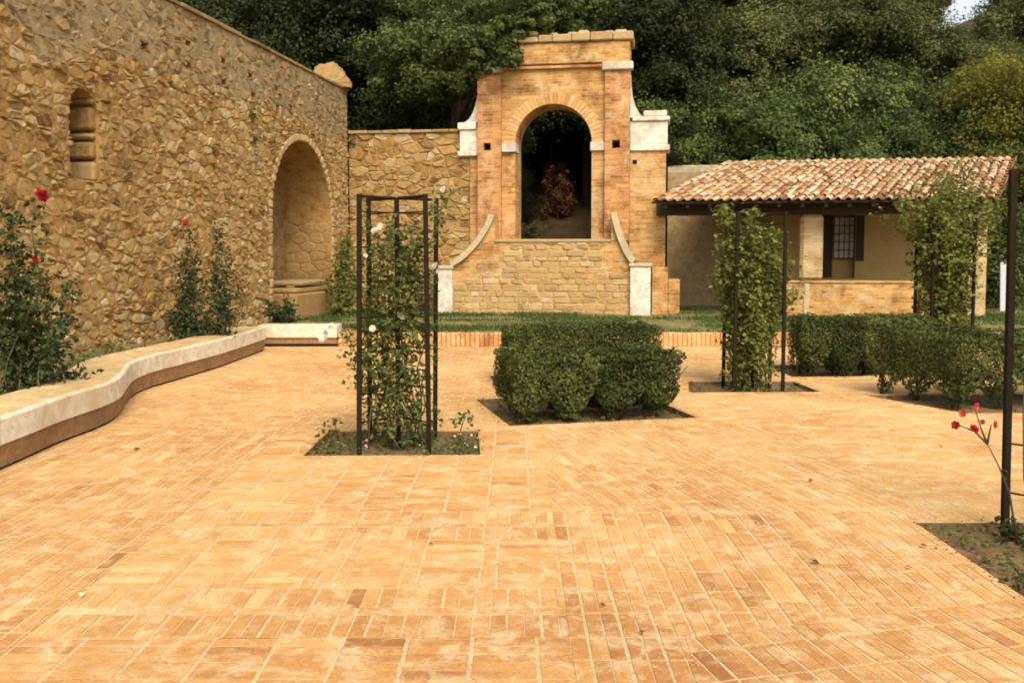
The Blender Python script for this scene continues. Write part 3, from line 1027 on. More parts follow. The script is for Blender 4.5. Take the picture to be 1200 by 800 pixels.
# old masonry seat inside the niche
nb_ = tag(empty('stone_seat', (c.x, c.y, 0), R(90) - TH), 'ruined masonry seat with loose grey slabs inside the arched niche', 'seat')
MB().box(nx0 + 0.9, nx1 - 0.02, -0.12, 1.1, 0.2, 0.75, (0.5, 0.2, 0), 0.03).build('block', WALL_STONE, nb_)
MB().box(nx0 + 0.3, nx0 + 0.88, -0.1, 1.1, 0.2, 0.44, (0.5, 0.2, 0), 0.03).build('block', WALL_STONE, nb_)
MB().box(nx0 + 1.25, nx1 - 0.2, 0.02, 0.9, 0.755, 0.86, (0.7, 0.35, 0), 0.03).build('slab', WALL_STONE, nb_)
MB().box(nx0 + 1.5, nx1 - 0.28, 0.05, 0.95, 0.90, 1.0, (0.75, 0.35, 0), 0.03, Matrix.Rotation(R(1), 4, 'Z')).build('slab', WALL_STONE, nb_)
MB().box(nx0 + 1.35, nx0 + 1.5, 0.15, 0.3, 0.862, 0.91, (0.5, 0.4, 0), 0.01).build('wedge_stone', WALL_STONE, nb_)

# rubble dome of an old vault behind the wall's end
dm = MB()
V, F = [], []
nn, mm = 30, 14
for j in range(mm + 1):
    for i in range(nn):
        th_, ph = 2 * math.pi * i / nn, math.pi / 2 * j / mm
        d = Vector((math.cos(th_) * math.cos(ph), math.sin(th_) * math.cos(ph), math.sin(ph)))
        r_ = 1 + 0.16 * noise.noise(d * 1.7 + Vector((4, 1, 0))) + 0.10 * noise.noise(d * 5)
        V.append(Vector((d.x * 0.52 * r_, d.y * 0.55 * r_, d.z * 0.56 * r_)))
for j in range(mm):
    for i in range(nn): F.append((j * nn + i, j * nn + (i + 1) % nn, (j + 1) * nn + (i + 1) % nn, (j + 1) * nn + i))
dm.add(V, F, (0.5, 0.25, 0))
od = dm.build('rubble_stump', WALL_STONE, None, False)
sp = ray(386, 100)
od.location = (sp.x / sp.y * 22.5, 22.5, LTOP + 0.04)
tag(od, 'rounded pale rubble stump on the end of the tall wall', 'masonry')

# ================================================================== BACK WALL
bwall = tag(empty('garden_wall', (O2.x, O2.y, 0), -TH), 'lower rubble garden wall joining the tall wall to the brick portal', 'wall')
BW0, BW1, BTOP = CORN + 0.01, -1.76, 4.42
wall_mb(rect(BW0, BW1, -0.1, BTOP), [], 0.12, 0.75).build('wall_core', WALL_MORTAR, bwall)
items = []
for p in split_cells(voronoi(BW0, BW1, 0.1, BTOP, 0.29, 0.16, rng, 0.42, 0.9), 0.3):
    mx, mz = sum(q[0] for q in p) / len(p), sum(q[1] for q in p) / len(p)
    g_ = stone_geo(p, 0.12, rng.uniform(0.016, 0.05), rng.uniform(0.001, 0.01), rng, 0.7)
    if g_:
        pale = 0.3 if rng.random() < 0.1 else 0
        items.append((*g_, (rng.gauss(0.58, 0.2) + pale, max(0, rng.gauss(0.05, 0.15)), 0)))
lay_stones(items, bwall, WALL_STONE, 'stone', 300)
pointing(bwall, BW0, BW1, 0.1, BTOP - 0.01, 0.12, [], 0.06)
x = BW0
while x < -2.25:
    L = min(rng.uniform(0.28, 0.5), -2.22 - x)
    MB().box(x + 0.005, x + L - 0.005, 0.04 + rng.uniform(-0.02, 0.02), 0.8, BTOP + 0.002, BTOP + rng.uniform(0.06, 0.09), (rng.gauss(0.5, 0.15), 0.2, 0), 0.012).build('coping_slab', WALL_STONE, bwall)
    x += L

# ================================================================== PORTAL
po = tag(empty('brick_portal', (O2.x, O2.y, 0), -TH), 'tall ruined brick portal with round arch and white plastered volutes', 'portal')
SILL, SPR, AR = 1.90, 4.12, 0.885
opening = arch_loop(-AR, AR, SILL, SPR, 28)
hu1 = U_at(571, -0.13); hu2 = U_at(721, -0.13)
hz1, hz2 = Z_at(172, hu1, -0.1), Z_at(169, hu2, -0.1)
def sq(x, z, s): return rect(x - s, x + s, z - s, z + s)
wall_mb(rect(-1.73, 1.73, 0.1, 5.85), [(opening, None), (sq(hu1, hz1, 0.086), 0.6), (sq(hu2, hz2, 0.091), 0.6)], 0.0, 0.9).build('wall', BRICK_Y, po)
def hole_box(name, x0, x1, y0, y1, z0, z1, holes, m, parent):
    return wall_mb(rect(x0, x1, z0, z1), [(rect(a - s, a + s, b - s, b + s), d) for a, b, s, d in holes], y0, y1).build(name, m, parent)
hole_box('pilaster', -1.75, -1.2, -0.13, -0.002, 1.88, 5.70, [(hu1, hz1, 0.085, None)], BRICK, po)
hole_box('pilaster', 1.19, 1.75, -0.13, -0.002, 1.88, 5.70, [(hu2, hz2, 0.09, None)], BRICK, po)
MB().box(-1.82, -1.14, -0.21, -0.002, 5.702, 5.86, bev=0.02).build('pilaster_cap', GREY_STONE, po)
MB().box(1.12, 1.82, -0.21, -0.002, 5.702, 5.88, bev=0.02).build('pilaster_cap', WHITE, po)
MB().box(-1.13, 1.11, -0.09, -0.002, 5.79, 5.86, bev=0.012).build('string_course', BRICK, po)
MB().box(-1.24, 1.74, -0.12, 0.88, 5.884, 6.36, bev=0.02).build('attic', BRICK_Y, po)
x = -1.2
while x < 1.78:
    L = min(rng.uniform(0.3, 0.55), 1.82 - x)
    dz = 0.04 if x < -0.5 else 0
    MB().box(x + 0.004, x + L - 0.004, -0.2 + rng.uniform(-0.02, 0.02), 0.92, 6.362, 6.54 - dz + rng.uniform(-0.02, 0.02), (rng.gauss(0.6, 0.1), 0.35, 0), 0.025).build('cornice_stone', PALE_STONE, po)
    x += L
for k in range(9):                                # loose stones left on the cornice
    x = rng.uniform(0.2, 1.6) if k < 6 else rng.uniform(-0.9, 0.2)
    s = rng.uniform(0.05, 0.11)
    MB().box(x - s * 1.4, x + s * 1.4, 0.0 + rng.uniform(-0.1, 0.2), 0.35, 6.53, 6.53 + s * 1.2, (rng.gauss(0.5, 0.1), 0.3, 0), s * 0.45).build('loose_stone', PALE_STONE, po)
MB().box(-1.2 + 0.003, -AR + 0.03, -0.07, 0.35, SPR - 0.2, SPR, bev=0.012).build('impost', WHITE, po)
MB().box(AR - 0.03, 1.187, -0.07, 0.35, SPR - 0.2, SPR + 0.0, bev=0.012).build('impost', WHITE, po)
nv = 34
for k in range(nv):
    a0, a1 = math.pi * k / nv + 0.004, math.pi * (k + 1) / nv - 0.004
    r0, r1 = AR + 0.002, AR + 0.26
    p = [(math.cos(a0) * r0, SPR + math.sin(a0) * r0), (math.cos(a0) * r1, SPR + math.sin(a0) * r1), (math.cos(a1) * r1, SPR + math.sin(a1) * r1), (math.cos(a1) * r0, SPR + math.sin(a1) * r0)]
    wall_mb(p, [], -0.018 - rng.uniform(0, 0.008), -0.001, (rng.gauss(0.52, 0.09), 0.0, 0)).build('voussoir', PAVE, po)
MB().box(-AR - 0.04, AR + 0.04, -0.06, 0.85, SILL - 0.07, SILL + 0.012, (0.5, 0.2, 0), 0.012).build('sill', PALE_STONE, po)
# volutes
def volute(side, u_in, u_out, z_top, z_bot):
    prof = []
    for k in range(15):
        t = k / 14
        a = math.pi / 2 * t
        prof.append((u_in + (u_out - u_in) * (1 - math.cos(a)), z_top + (z_bot - z_top) * math.sin(a)))
    loop = prof + [(u_in, z_bot)]
    return wall_mb(loop, [], 0.02, 0.62, (0.5, 0, 0))
rb0, rb1 = U_at(737, 0), U_at(781, 0)
volute(1, 1.752, 1.752 + 0.36, 5.68, 4.66).build('volute', WHITE, po)
volute(-1, -1.752, -1.752 - 0.40, 5.62, 4.62).build('volute', WHITE, po)
zt = Z_at(140, 2.2, 0); zb_ = Z_at(177, 2.2, 0)
MB().box(1.754, rb1, -0.02, 0.66, zb_ + 0.14, 4.56, bev=0.015).build('wing_block', WHITE, po)
MB().box(1.754, rb1 + 0.05, -0.06, 0.7, zb_, zb_ + 0.137, bev=0.02).build('wing_moulding', WHITE, po)
MB().box(1.80, rb1 + 0.05, -0.07, 0.7, 4.562, 4.66, bev=0.02).build('wing_cornice', WHITE, po)
MB().box(2.05, rb1 - 0.02, -0.03, 0.66, 4.662, 4.80, bev=0.02).build('wing_cornice', WHITE, po)
hu = U_at(743, 0)
hole_box('brick_wing', 1.752, rb1 - 0.03, 0.0, 0.64, 0.1, zb_ - 0.002, [(hu, Z_at(190, hu, 0), 0.05, 0.4)], BRICK_Y, po)
MB().box(U_at(764, -0.2), U_at(783, -0.2), -0.26, -0.002, 0.1, 1.28, bev=0.02).build('plinth', BRICK_Y, po)
MB().box(U_at(783, -0.2) + 0.002, U_at(797, -0.2), -0.26, 0.4, 0.1, 1.0, bev=0.02).build('plinth', BRICK_Y, po)
lb0 = U_at(538, 0)
MB().box(lb0 + 0.02, -1.754, 0.0, 0.64, 3.96, 4.45, bev=0.015).build('wing_block', WHITE, po)
MB().box(lb0 - 0.02, -1.754, -0.05, 0.68, 3.84, 3.957, bev=0.02).build('wing_moulding', WHITE, po)
MB().box(lb0 - 0.02, -1.80, -0.05, 0.68, 4.452, 4.62, bev=0.02).build('wing_cornice', WHITE, po)
MB().box(-1.97, -1.754, 0.03, 0.118, 0.1, 3.838, bev=0.01).build('brick_wing', BRICK_Y, po)
# apron wall with sweeping stair cheeks
AY0, AY1 = -0.62, -0.132
def sweep_top(u_in, z_in, u_out, z_out, n=14, kx=1.0):
    out = []
    for k in range(n + 1):
        t = k / n
        out.append((u_in + (u_out - u_in) * t ** 1.25 * 1.0, z_in + (z_out - z_in) * (1 - (1 - t) ** 1.35)))
    return out
zr = lambda Y, u: Z_at(Y, u, AY0)
uR0, uR1 = U_at(716, AY0), U_at(741, AY0)
uL0, uL1 = U_at(580, AY0), U_at(530, AY0)
RT = sweep_top(uR0, zr(250, uR0), uR1, zr(309, uR1))
LT = sweep_top(uL0, zr(253, uL0), uL1, zr(312, uL1))
loop = [(uL1, 0.1)] + [(uR1, 0.1)] + RT[::-1] + [(uR0, SILL - 0.075), (uL0, SILL - 0.075)] + LT
apron = wall_mb(loop, [], AY0, AY1).build('apron_wall', BRICK_Y, po)
MB().box(uL0 + 0.002, uR0 - 0.002, AY0 - 0.03, -0.07, SILL - 0.073, SILL - 0.002, (0.5, 0.2, 0), 0.015).build('landing', PALE_STONE, po)
items = []
z = 0.2
while z < SILL - 0.12:
    h = min(rng.choice((0.07, 0.085, 0.1, 0.13, 0.16)), SILL - 0.08 - z)
    x = uL1 + 0.02
    while x < uR1 - 0.06:
        L = min(rng.choice((0.14, 0.22, 0.27, 0.3, 0.38)) * rng.uniform(0.85, 1.15) * (1.2 if h > 0.11 else 1), uR1 - 0.01 - x)
        ok = not (x < uL0 and z > 1.1 - 0.25 * (uL0 - x)) and not (x + L > uR0 and z > 1.1) and L > 0.05
        if ok and rng.random() > 0.06:
            j_ = lambda: rng.uniform(-0.012, 0.012)
            p = [(x + j_(), z + j_()), (x + L + j_(), z + j_()), (x + L + j_(), z + h + j_()), (x + j_(), z + h + j_())]
            g_ = stone_geo(p, AY0, rng.uniform(0.006, 0.026), rng.uniform(0.004, 0.009), rng, 0.5)
            if g_: items.append((*g_, (rng.gauss(0.56, 0.16), max(0, rng.gauss(0.0, 0.1)), 0)))
        x += L
    z += h
lay_stones(items, apron, PALE_STONE, 'stone')
def coping_strip(path, th, y0, y1):
    mb = MB()
    up = []
    for i, p in enumerate(path):
        a, b = path[max(0, i - 1)], path[min(len(path) - 1, i + 1)]
        d = Vector((b[0] - a[0], b[1] - a[1])).normalized()
        nrm_ = Vector((-d.y, d.x))
        if nrm_.y < 0: nrm_ = -nrm_
        up.append((p[0] + nrm_.x * th, p[1] + nrm_.y * th))
    low = [(p[0], p[1] + 0.003) for p in path]
    for i in range(len(path) - 1):
        q = [low[i], low[i + 1], up[i + 1], up[i]]
        wall_mb(q, [], y0, y1, mb=mb)
    return mb
coping_strip(RT, 0.13, AY0 - 0.10, AY1 + 0.1).build('cheek_coping', COPING, po)
coping_strip(LT, 0.13, AY0 - 0.10, AY1 + 0.1).build('cheek_coping', COPING, po)
for (Xa, Xb, Yt, nm) in ((738, 763, 309, 'r'), (508, 530, 312, 'l')):
    ua, ub = U_at(Xa, AY0 - 0.12), U_at(Xb, AY0 - 0.12)
    zt = Z_at(Yt, (ua + ub) / 2, AY0 - 0.12)
    pd = MB().box(ua + 0.01, ub - 0.01, AY0 - 0.13, AY1 + 0.02, 0.12, zt - 0.07, bev=0.012).build('pedestal', WHITE, po)
    MB().box(ua - 0.02, ub + 0.02, AY0 - 0.16, AY1 + 0.05, zt - 0.068, zt + 0.01, bev=0.015).build('pedestal_cap', COPING, pd)

# ================================================================== LOGGIA
lo = tag(empty('loggia', (O2.x, O2.y, 0), -TH), 'low open loggia with old clay tiled roof and brick parapet', 'building')
EW, RW = -1.0, 3.5
uE0 = U_at(763, EW)
uE1 = U_at(1168, EW)
zE = Z_at(238, U_at(900, EW), EW)
uRg = U_at(843, RW)
SK = (uRg + 0.1 - uE0) / (RW - EW)
uT1 = uE1 + SK * (RW - EW)
uB1 = U_at(1150, 3.15)
zRg = Z_at(193, U_at(900, RW), RW)
BK = 3.15
ub0 = rb1 + 0.02
gw0, gw1 = U_at(977, BK), U_at(1002, BK)
gz0, gz1 = Z_at(303, gw0, BK), Z_at(254, gw0, BK)
dw0, dw1 = U_at(966, BK), U_at(1012, BK)
split = U_at(905, BK)
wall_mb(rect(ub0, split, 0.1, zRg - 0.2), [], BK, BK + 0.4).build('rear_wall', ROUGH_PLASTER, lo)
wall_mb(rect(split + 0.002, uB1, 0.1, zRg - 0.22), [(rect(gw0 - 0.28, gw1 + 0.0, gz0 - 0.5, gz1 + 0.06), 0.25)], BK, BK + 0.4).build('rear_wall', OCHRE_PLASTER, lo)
wall_mb(rect(ub0, U_at(872, BK), zRg - 0.198, zRg - 0.06), [], BK + 0.01, BK + 0.38).build('wall_head', OLD_RENDER, lo)
# lattice window and shutter
wn_ = MB().box(gw0 - 0.26, gw0 - 0.02, BK + 0.1, BK + 0.2, gz0 - 0.48, gz1 + 0.04).build('window_leaf', WOOD, lo)
MB().box(gw0, gw1 - 0.01, BK + 0.12, BK + 0.16, gz0, gz1, (0.6, 0.2, 0)).build('daylight_panel', WHITE, lo)  # pale sheet standing in for daylight seen through the window
mb = MB()
for k in range(5):
    x = gw0 + (gw1 - gw0 - 0.02) * k / 4
    MB().box(x, x + 0.018, BK + 0.05, BK + 0.075, gz0, gz1).build('grille_bar', IRON, lo)
for k in range(6):
    z = gz0 + (gz1 - gz0 - 0.02) * k / 5
    MB().box(gw0, gw1, BK + 0.077, BK + 0.1, z, z + 0.018).build('grille_bar', IRON, lo)
MB().box(gw1 + 0.02, dw1, BK - 0.045, BK - 0.002, gz0 - 0.06, gz1 + 0.03, bev=0.008).build('shutter', WOOD, lo)
# parapet and pillars
LWF = -0.3
p0, p1 = U_at(921, LWF), U_at(1072, LWF)
pz = Z_at(329, U_at(1000, LWF), LWF)
MB().box(p0, p1, LWF, LWF + 0.42, 0.1, pz - 0.06, bev=0.01).build('parapet', BRICK_Y, lo)
MB().box(p0 - 0.02, p1 + 0.02, LWF - 0.025, LWF + 0.45, pz - 0.058, pz, bev=0.012).build('parapet_coping', BRICK_Y, lo)
for Xa, Xb in ((938, 965), (1132, 1158)):
    a, b = U_at(Xa, LWF), U_at(Xb, LWF)
    MB().box(a, b, LWF + 0.02, LWF + 0.44, pz + 0.002 if Xa < 1000 else 0.1, zE - 0.222, bev=0.07).build('pillar', BRICK_P, lo)
MB().box(U_at(943, LWF) - 0.0, U_at(949, LWF), LWF - 0.016, LWF - 0.001, 0.1, pz - 0.062).build('parapet_joint', COPING, lo)
q0, q1 = U_at(1082, LWF), U_at(1112, LWF)
MB().box(q0, q1, LWF + 0.05, LWF + 0.4, 0.1, pz - 0.1, bev=0.02).build('parapet', BRICK_Y, lo)
MB().box(uE0 + 0.1, uE1, LWF + 0.06, LWF + 0.28, zE - 0.22, zE + 0.1, bev=0.015).build('beam', WOOD, lo)  # dark beam made deeper to stand in for the shadow band below the eave
# roof deck, rafters, tiles
sl = (zRg - zE) / (RW - EW)
def rz(w): return zE + (w - EW) * sl
def uleft(w):                                      # slanting left verge
    t = (w - EW) / (RW - EW)
    return uE0 + (uRg + 0.1 - uE0) * t
dk = MB()
V = [Vector((uE0, EW, zE + 0.0)), Vector((uE1, EW, zE)), Vector((uT1, RW, zRg)), Vector((uRg + 0.1, RW, zRg))]
V = [p + Vector((0, 0, 0.0)) for p in V] + [p + Vector((0, 0, 0.045)) for p in V]
dk.add(V, [(0, 3, 2, 1), (4, 5, 6, 7), (0, 1, 5, 4), (1, 2, 6, 5), (2, 3, 7, 6), (3, 0, 4, 7)])
roof = dk.build('roof', WOOD, lo)
x = uE0 + 0.25
while x < uT1 - 0.05:
    mb = MB()
    wa, wb = EW + 0.06, RW - 0.1
    if x > uE1 - 0.1: wa = EW + (x - uE1 + 0.15) / SK
    if x > uRg + 0.2 or True:
        wb2 = min(wb, EW + (x - uE0) / max(0.01, (uRg + 0.1 - uE0)) * (RW - EW) - 0.1) if x < uRg + 0.1 else wb
        if wb2 > wa + 0.3:
            v = [Vector((x + dx, w, rz(w) - dz)) for w in (wa, wb2) for dx in (0, 0.08) for dz in (0.1, 0.003)]
            mb.add(v, [(0, 2, 3, 1), (4, 5, 7, 6), (0, 4, 6, 2), (1, 3, 7, 5), (0, 1, 5, 4), (2, 6, 7, 3)])
            mb.build('rafter', WOOD, roof)
    x += 0.48
def tile_geo(L, ra, rb, th, up=True):
    v, f = [], []
    ns = 6
    for (yy, r) in ((0, ra), (L, rb)):
        for rr in (r, r - th):
            for k in range(ns + 1):
                a = math.pi * k / ns
                v.append(Vector((math.cos(a) * rr, yy, math.sin(a) * rr * 0.85 * (1 if up else -1))))
    m = ns + 1
    for k in range(ns):
        f.append((k, k + 1, 2 * m + k + 1, 2 * m + k))
        f.append((k, m + k, m + k + 1, k + 1))
    f += [(0, 2 * m, 3 * m, m), (ns, m + ns, 3 * m + ns, 2 * m + ns)]
    return v, f
def make_tile_mat():
    m, nt, b = mat('clay_tile', 0.9, 0.15)
    t = tone_sep(nt)
    P = world_pos(nt)
    n1 = noise_n(nt, 7.0, 5, 0.65, P)
    n2 = noise_n(nt, 26.0, 4, 0.7, P)
    f = mathn(nt, 'ADD', t[0], mathn(nt, 'MULTIPLY', mathn(nt, 'SUBTRACT', n1, 0.5), 0.5))
    c_ = ramp(nt, f, [(0.0, (0.13, 0.075, 0.04)), (0.25, (0.31, 0.14, 0.065)), (0.5, (0.42, 0.25, 0.125)), (0.75, (0.50, 0.355, 0.20)), (1.0, (0.56, 0.45, 0.31))])
    c_ = mixc(nt, ramp(nt, noise_n(nt, 1.4, 6, 0.7, P), [(0.48, (0, 0, 0)), (0.75, (0.5, 0.5, 0.5))]), c_, (0.30, 0.225, 0.135))
    c_ = mixc(nt, 0.5, c_, ramp(nt, n2, [(0.35, (0.5, 0.45, 0.4)), (0.55, (1, 1, 1))]), 'MULTIPLY')
    nt.links.new(c_, b.inputs['Base Color'])
    bump(nt, b, n2, 0.4, 0.01)
    return m
TILE = make_tile_mat()
slen = math.hypot(RW - EW, zRg - zE)
pitch_a = math.atan2(zRg - zE, RW - EW)
rowL, colW = 0.34, 0.20
covers, unders = [], MB()
tg = tile_geo(0.41, 0.078, 0.062, 0.013)
tgu = tile_geo(0.41, 0.078, 0.09, 0.013, False)
ncol = int((uE1 - uE0) / colW)
nrow = int(slen / rowL)
for i in range(ncol):
    wob = rng.uniform(-0.015, 0.015)
    for j in range(nrow + 1):
        s = -0.07 + j * rowL + rng.uniform(-0.03, 0.03)
        w = EW + s * math.cos(pitch_a)
        u = uE0 + 0.1 + i * colW + wob + rng.uniform(-0.012, 0.012) + 0.012 * math.sin(j * 1.1) + SK * (w - EW)
        if w > RW - 0.1: continue
        M = Matrix.Translation((u, w, rz(w) + 0.075 + rng.uniform(-0.006, 0.012))) @ Matrix.Rotation(pitch_a - 0.03, 4, 'X') @ Matrix.Rotation(rng.uniform(-0.05, 0.05) - math.atan(SK * math.cos(pitch_a)), 4, 'Z')
        t = min(1.0, max(0.02, rng.gauss(0.70, 0.17)))
        if rng.random() < 0.08: t = 0.12
        if rng.random() < 0.10: t = 0.36
        covers.append((w, M, t))
        Mu = Matrix.Translation((u + colW / 2, w - 0.03, rz(w) + 0.13)) @ Matrix.Rotation(pitch_a - 0.03, 4, 'X') @ Matrix.Rotation(-math.atan(SK * math.cos(pitch_a)), 4, 'Z')
        unders.add([Mu @ q for q in tgu[0]], tgu[1], (rng.uniform(0.05, 0.35), 0, 0))  # channels toned darker, painting the shade in the gaps between covers
unders.build('channel_tiles', TILE, roof, True, 'stuff')
def tile_seen(cv):
    p = A(cv[1].translation.x, cv[1].translation.y)
    X = CX + F_PX * p.x / p.y
    return X < 1190
covers.sort(key=lambda cv: (not tile_seen(cv), cv[0]))
tc_ = {}
for w, M, t in covers[:300]:
    k = int(t * 12)
    if k not in tc_: tc_[k] = new_mesh('roof_tile', tg[0], tg[1], TILE, [(t, 0, 0)] * len(tg[0]), True)
    o = bpy.data.objects.new('roof_tile', tc_[k])
    link(o, roof)
    o.matrix_local = M
if len(covers) > 300:
    mb = MB()
    for w, M, t in covers[300:]: mb.add([M @ q for q in tg[0]], tg[1], (t, 0, 0))
    mb.build('far_tiles', TILE, roof, True, 'stuff')
# ridge tiles and the tiles capping the wall head
x = ub0
while x < uT1 - 0.3:
    t = min(1, max(0.05, rng.gauss(0.62, 0.2)))
    z = zRg - 0.05 if x < uRg + 0.2 else zRg + 0.03
    mb = MB()
    M = Matrix.Translation((x, RW - 0.05, z)) @ Matrix.Rotation(R(-90) + rng.uniform(-0.04, 0.04), 4, 'Z')
    mb.add([M @ q for q in tg[0]], tg[1], (t, 0, 0))
    mb.build('ridge_tile', TILE, roof, True)
    x += 0.36

# ================================================================== BENCHES
def catmull(P, n=8):
    out = []
    P = [Vector(p) for p in P]
    for i in range(len(P) - 1):
        p0_, p1_, p2_, p3_ = P[max(0, i - 1)], P[i], P[i + 1], P[min(len(P) - 1, i + 2)]
        for k in range(n):
            t = k / n
            out.append(0.5 * ((2 * p1_) + (-p0_ + p2_) * t + (2 * p0_ - 5 * p1_ + 4 * p2_ - p3_) * t * t + (-p0_ + 3 * p1_ - 3 * p2_ + p3_) * t ** 3))
    out.append(P[-1])
    return out
def sweep(path, prof, name, m, parent):
    """prof: closed list of (offset to the left of travel, z)"""
    V, F = [], []
    n = len(prof)
    for i, p in enumerate(path):
        d = (path[min(i + 1, len(path) - 1)] - path[max(i - 1, 0)])
        d = Vector((d.x, d.y)).normalized()
        nl = Vector((-d.y, d.x))
        for o_, z in prof:
            e = 0.007 * noise.noise(Vector((p.x * 2.2, p.y * 2.2, z * 5 + o_ * 3))) + 0.004 * noise.noise(Vector((p.x * 9, p.y * 9, z * 9)))
            V.append(Vector((p.x + nl.x * (o_ + e), p.y + nl.y * (o_ + e), z + (e if z > 0.3 else 0))))
    for i in range(len(path) - 1):
        for k in range(n): F.append((i * n + k, (i + 1) * n + k, (i + 1) * n + (k + 1) % n, i * n + (k + 1) % n))
    F.append(tuple(range(n)))
    F.append(tuple((len(path) - 1) * n + k for k in range(n))[::-1])
    return MB().add(V, F).build(name, m, parent)
pts = [Vector((-3.72, 1.5, 0)), Vector((-3.78, 4.5, 0)), G(6, 551), G(70, 522), G(122, 501), G(143, 488), G(154, 470), G(172, 458), G(210, 446), G(262, 430), G(312, 411)]
path = catmull(pts, 14)
be = tag(empty('curved_bench', tuple(G(70, 522))), 'long curved masonry bench with white plastered edge along the rubble wall', 'bench')
inv = Matrix.Translation(-be.location)
BH = 0.40
for nm, prof, m in (('foot', [(0.05, 0.0), (0.5, 0.0), (0.5, 0.03), (0.05, 0.03)], SHADOW_GAP),  # foot: recessed strip coloured dark as the shadow gap at the base
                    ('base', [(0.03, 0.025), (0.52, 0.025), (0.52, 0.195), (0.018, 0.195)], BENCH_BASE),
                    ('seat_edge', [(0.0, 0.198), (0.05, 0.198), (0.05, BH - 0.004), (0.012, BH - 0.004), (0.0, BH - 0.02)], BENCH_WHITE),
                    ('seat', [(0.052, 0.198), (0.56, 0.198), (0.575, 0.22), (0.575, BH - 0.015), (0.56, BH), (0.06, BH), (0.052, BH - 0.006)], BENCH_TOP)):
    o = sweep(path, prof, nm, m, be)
    o.matrix_local = inv
b2 = tag(empty('straight_bench', (G(313, 407).x, KERB_Y, 0)), 'short straight bench with white plastered front along the terrace edge', 'bench')
bx0, bx1 = G(300, 407).x, kx0 - 0.01
inv = Matrix.Translation(-b2.location)
for nm, (ya, yb, za, zb), m in (('foot', (0.07, 0.4, 0.0, 0.05), SHADOW_GAP), ('base', (0.035, 0.45, 0.045, 0.15), BENCH_BASE), ('seat', (0.0, 0.5, 0.152, 0.365), BENCH_WHITE)):  # foot again carries the painted shadow gap
    MB().box(bx0, bx1, KERB_Y + ya - 0.05, KERB_Y + yb - 0.05, za, zb, bev=0.012).build(nm, m, b2).matrix_local = inv

# raised soil strip between bench and wall
mb = MB()
V, F = [], []
nseg = 8
for i, p in enumerate(path):
    d = (path[min(i + 1, len(path) - 1)] - path[max(i - 1, 0)]).normalized()
    a = p + Vector((-d.y, d.x, 0)) * 0.56
    s = (Vector((a.x, a.y)) - Vector((c.x, c.y))).dot(WV)
    b = Vector((c.x + WV.x * s, c.y + WV.y * s, 0)) - Vector((UV.x, UV.y, 0)) * 0.05
    for k in range(nseg + 1):
        q = a.lerp(b, k / nseg)
        V.append(Vector((q.x, q.y, 0.30 + 0.03 * noise.noise(Vector((q.x * 3, q.y * 3, 0))))))
for i in range(len(path) - 1):
    for k in range(nseg): F.append((i * (nseg + 1) + k, (i + 1) * (nseg + 1) + k, (i + 1) * (nseg + 1) + k + 1, i * (nseg + 1) + k + 1))
mb.add(V, F)
tag(mb.build('soil_strip', EARTH, None, True), kind='structure')

# ================================================================== TRELLISES
TRH = 2.07
def trellis(x, y, label):
    t = tag(empty('rose_trellis', (x + TW / 2, y + TW / 2, 0)), label, 'trellis', 'iron rose trellises in the beds')
    h = TW / 2
    r = 0.019
    for sx, sy in ((-1, -1), (1, -1), (-1, 1), (1, 1)):
        lean = rng.uniform(-0.012, 0.012)
        mb = MB().box(sx * h - r, sx * h + r, sy * h - r, sy * h + r, -0.1, TRH, bev=0.003)
        for q in mb.v: q.x += lean * q.z
        mb.build('post', IRON, t)
        n = Vector((-sx, -sy, 0)).normalized()
        for k in range(7):
            z = 0.22 + 0.285 * k
            a, b = Vector((sx * h, sy * h, z)), Vector((0, 0, z + rng.uniform(-0.01, 0.01)))
            MB().tube([a + n * 0.022, b - n * 0.022], 0.006, n=5).build('rung', IRON, t)
        a, b = Vector((sx * h, sy * h, TRH - 0.015)), Vector((0, 0, TRH - 0.018))
        MB().tube([a + n * 0.02, b - n * 0.02], 0.013, n=6).build('top_bar', IRON, t)
    MB().box(-r, r, -r, r, -0.1, TRH - 0.015, bev=0.003).build('post', IRON, t)
    return t
trellis(T1[0], T1[1], 'dark iron trellis with airy climber and white roses, in a square bed')
trellis(T2[0], T2[1], 'dark iron trellis almost hidden by a leafy climber, between two hedge groups')
T4 = (5.77, 13.0)
trellis(T4[0], T4[1], 'dark iron trellis under a broad bushy climber near the loggia parapet')
trellis(T3[0], T3[1], 'dark iron trellis above the bed with small coral roses')

# ================================================================== CLIMBERS AND ROSES
def petal_flower(mb, ctr, r, facing, n=3):
    facing = Vector(facing).normalized()
    a = facing.orthogonal().normalized()
    b = facing.cross(a)
    for ring in range(n):
        k_n = 6 - ring
        rr = r * (1 - 0.27 * ring)
        for k in range(k_n):
            an = 2 * math.pi * (k + 0.5 * ring) / k_n + rng.uniform(-0.2, 0.2)
            d = a * math.cos(an) + b * math.sin(an)
            s = facing.cross(d)
            o_ = ctr + facing * (r * 0.18 * ring)
            w = rr * 0.45
            lift = 0.25 + 0.28 * ring
            p0_, p1_, p2_ = o_, o_ + d * rr * 0.6 + facing * rr * lift, o_ + d * rr + facing * rr * (lift + 0.1)
            mb.add([p0_, p1_ + s * w, p2_ + s * w * 0.55, p2_ - s * w * 0.55, p1_ - s * w, p1_ - facing * rr * 0.08], [(0, 1, 5), (0, 5, 4), (1, 2, 5), (2, 3, 5), (3, 4, 5)], (rng.gauss(0.5, 0.2), 0, 0))
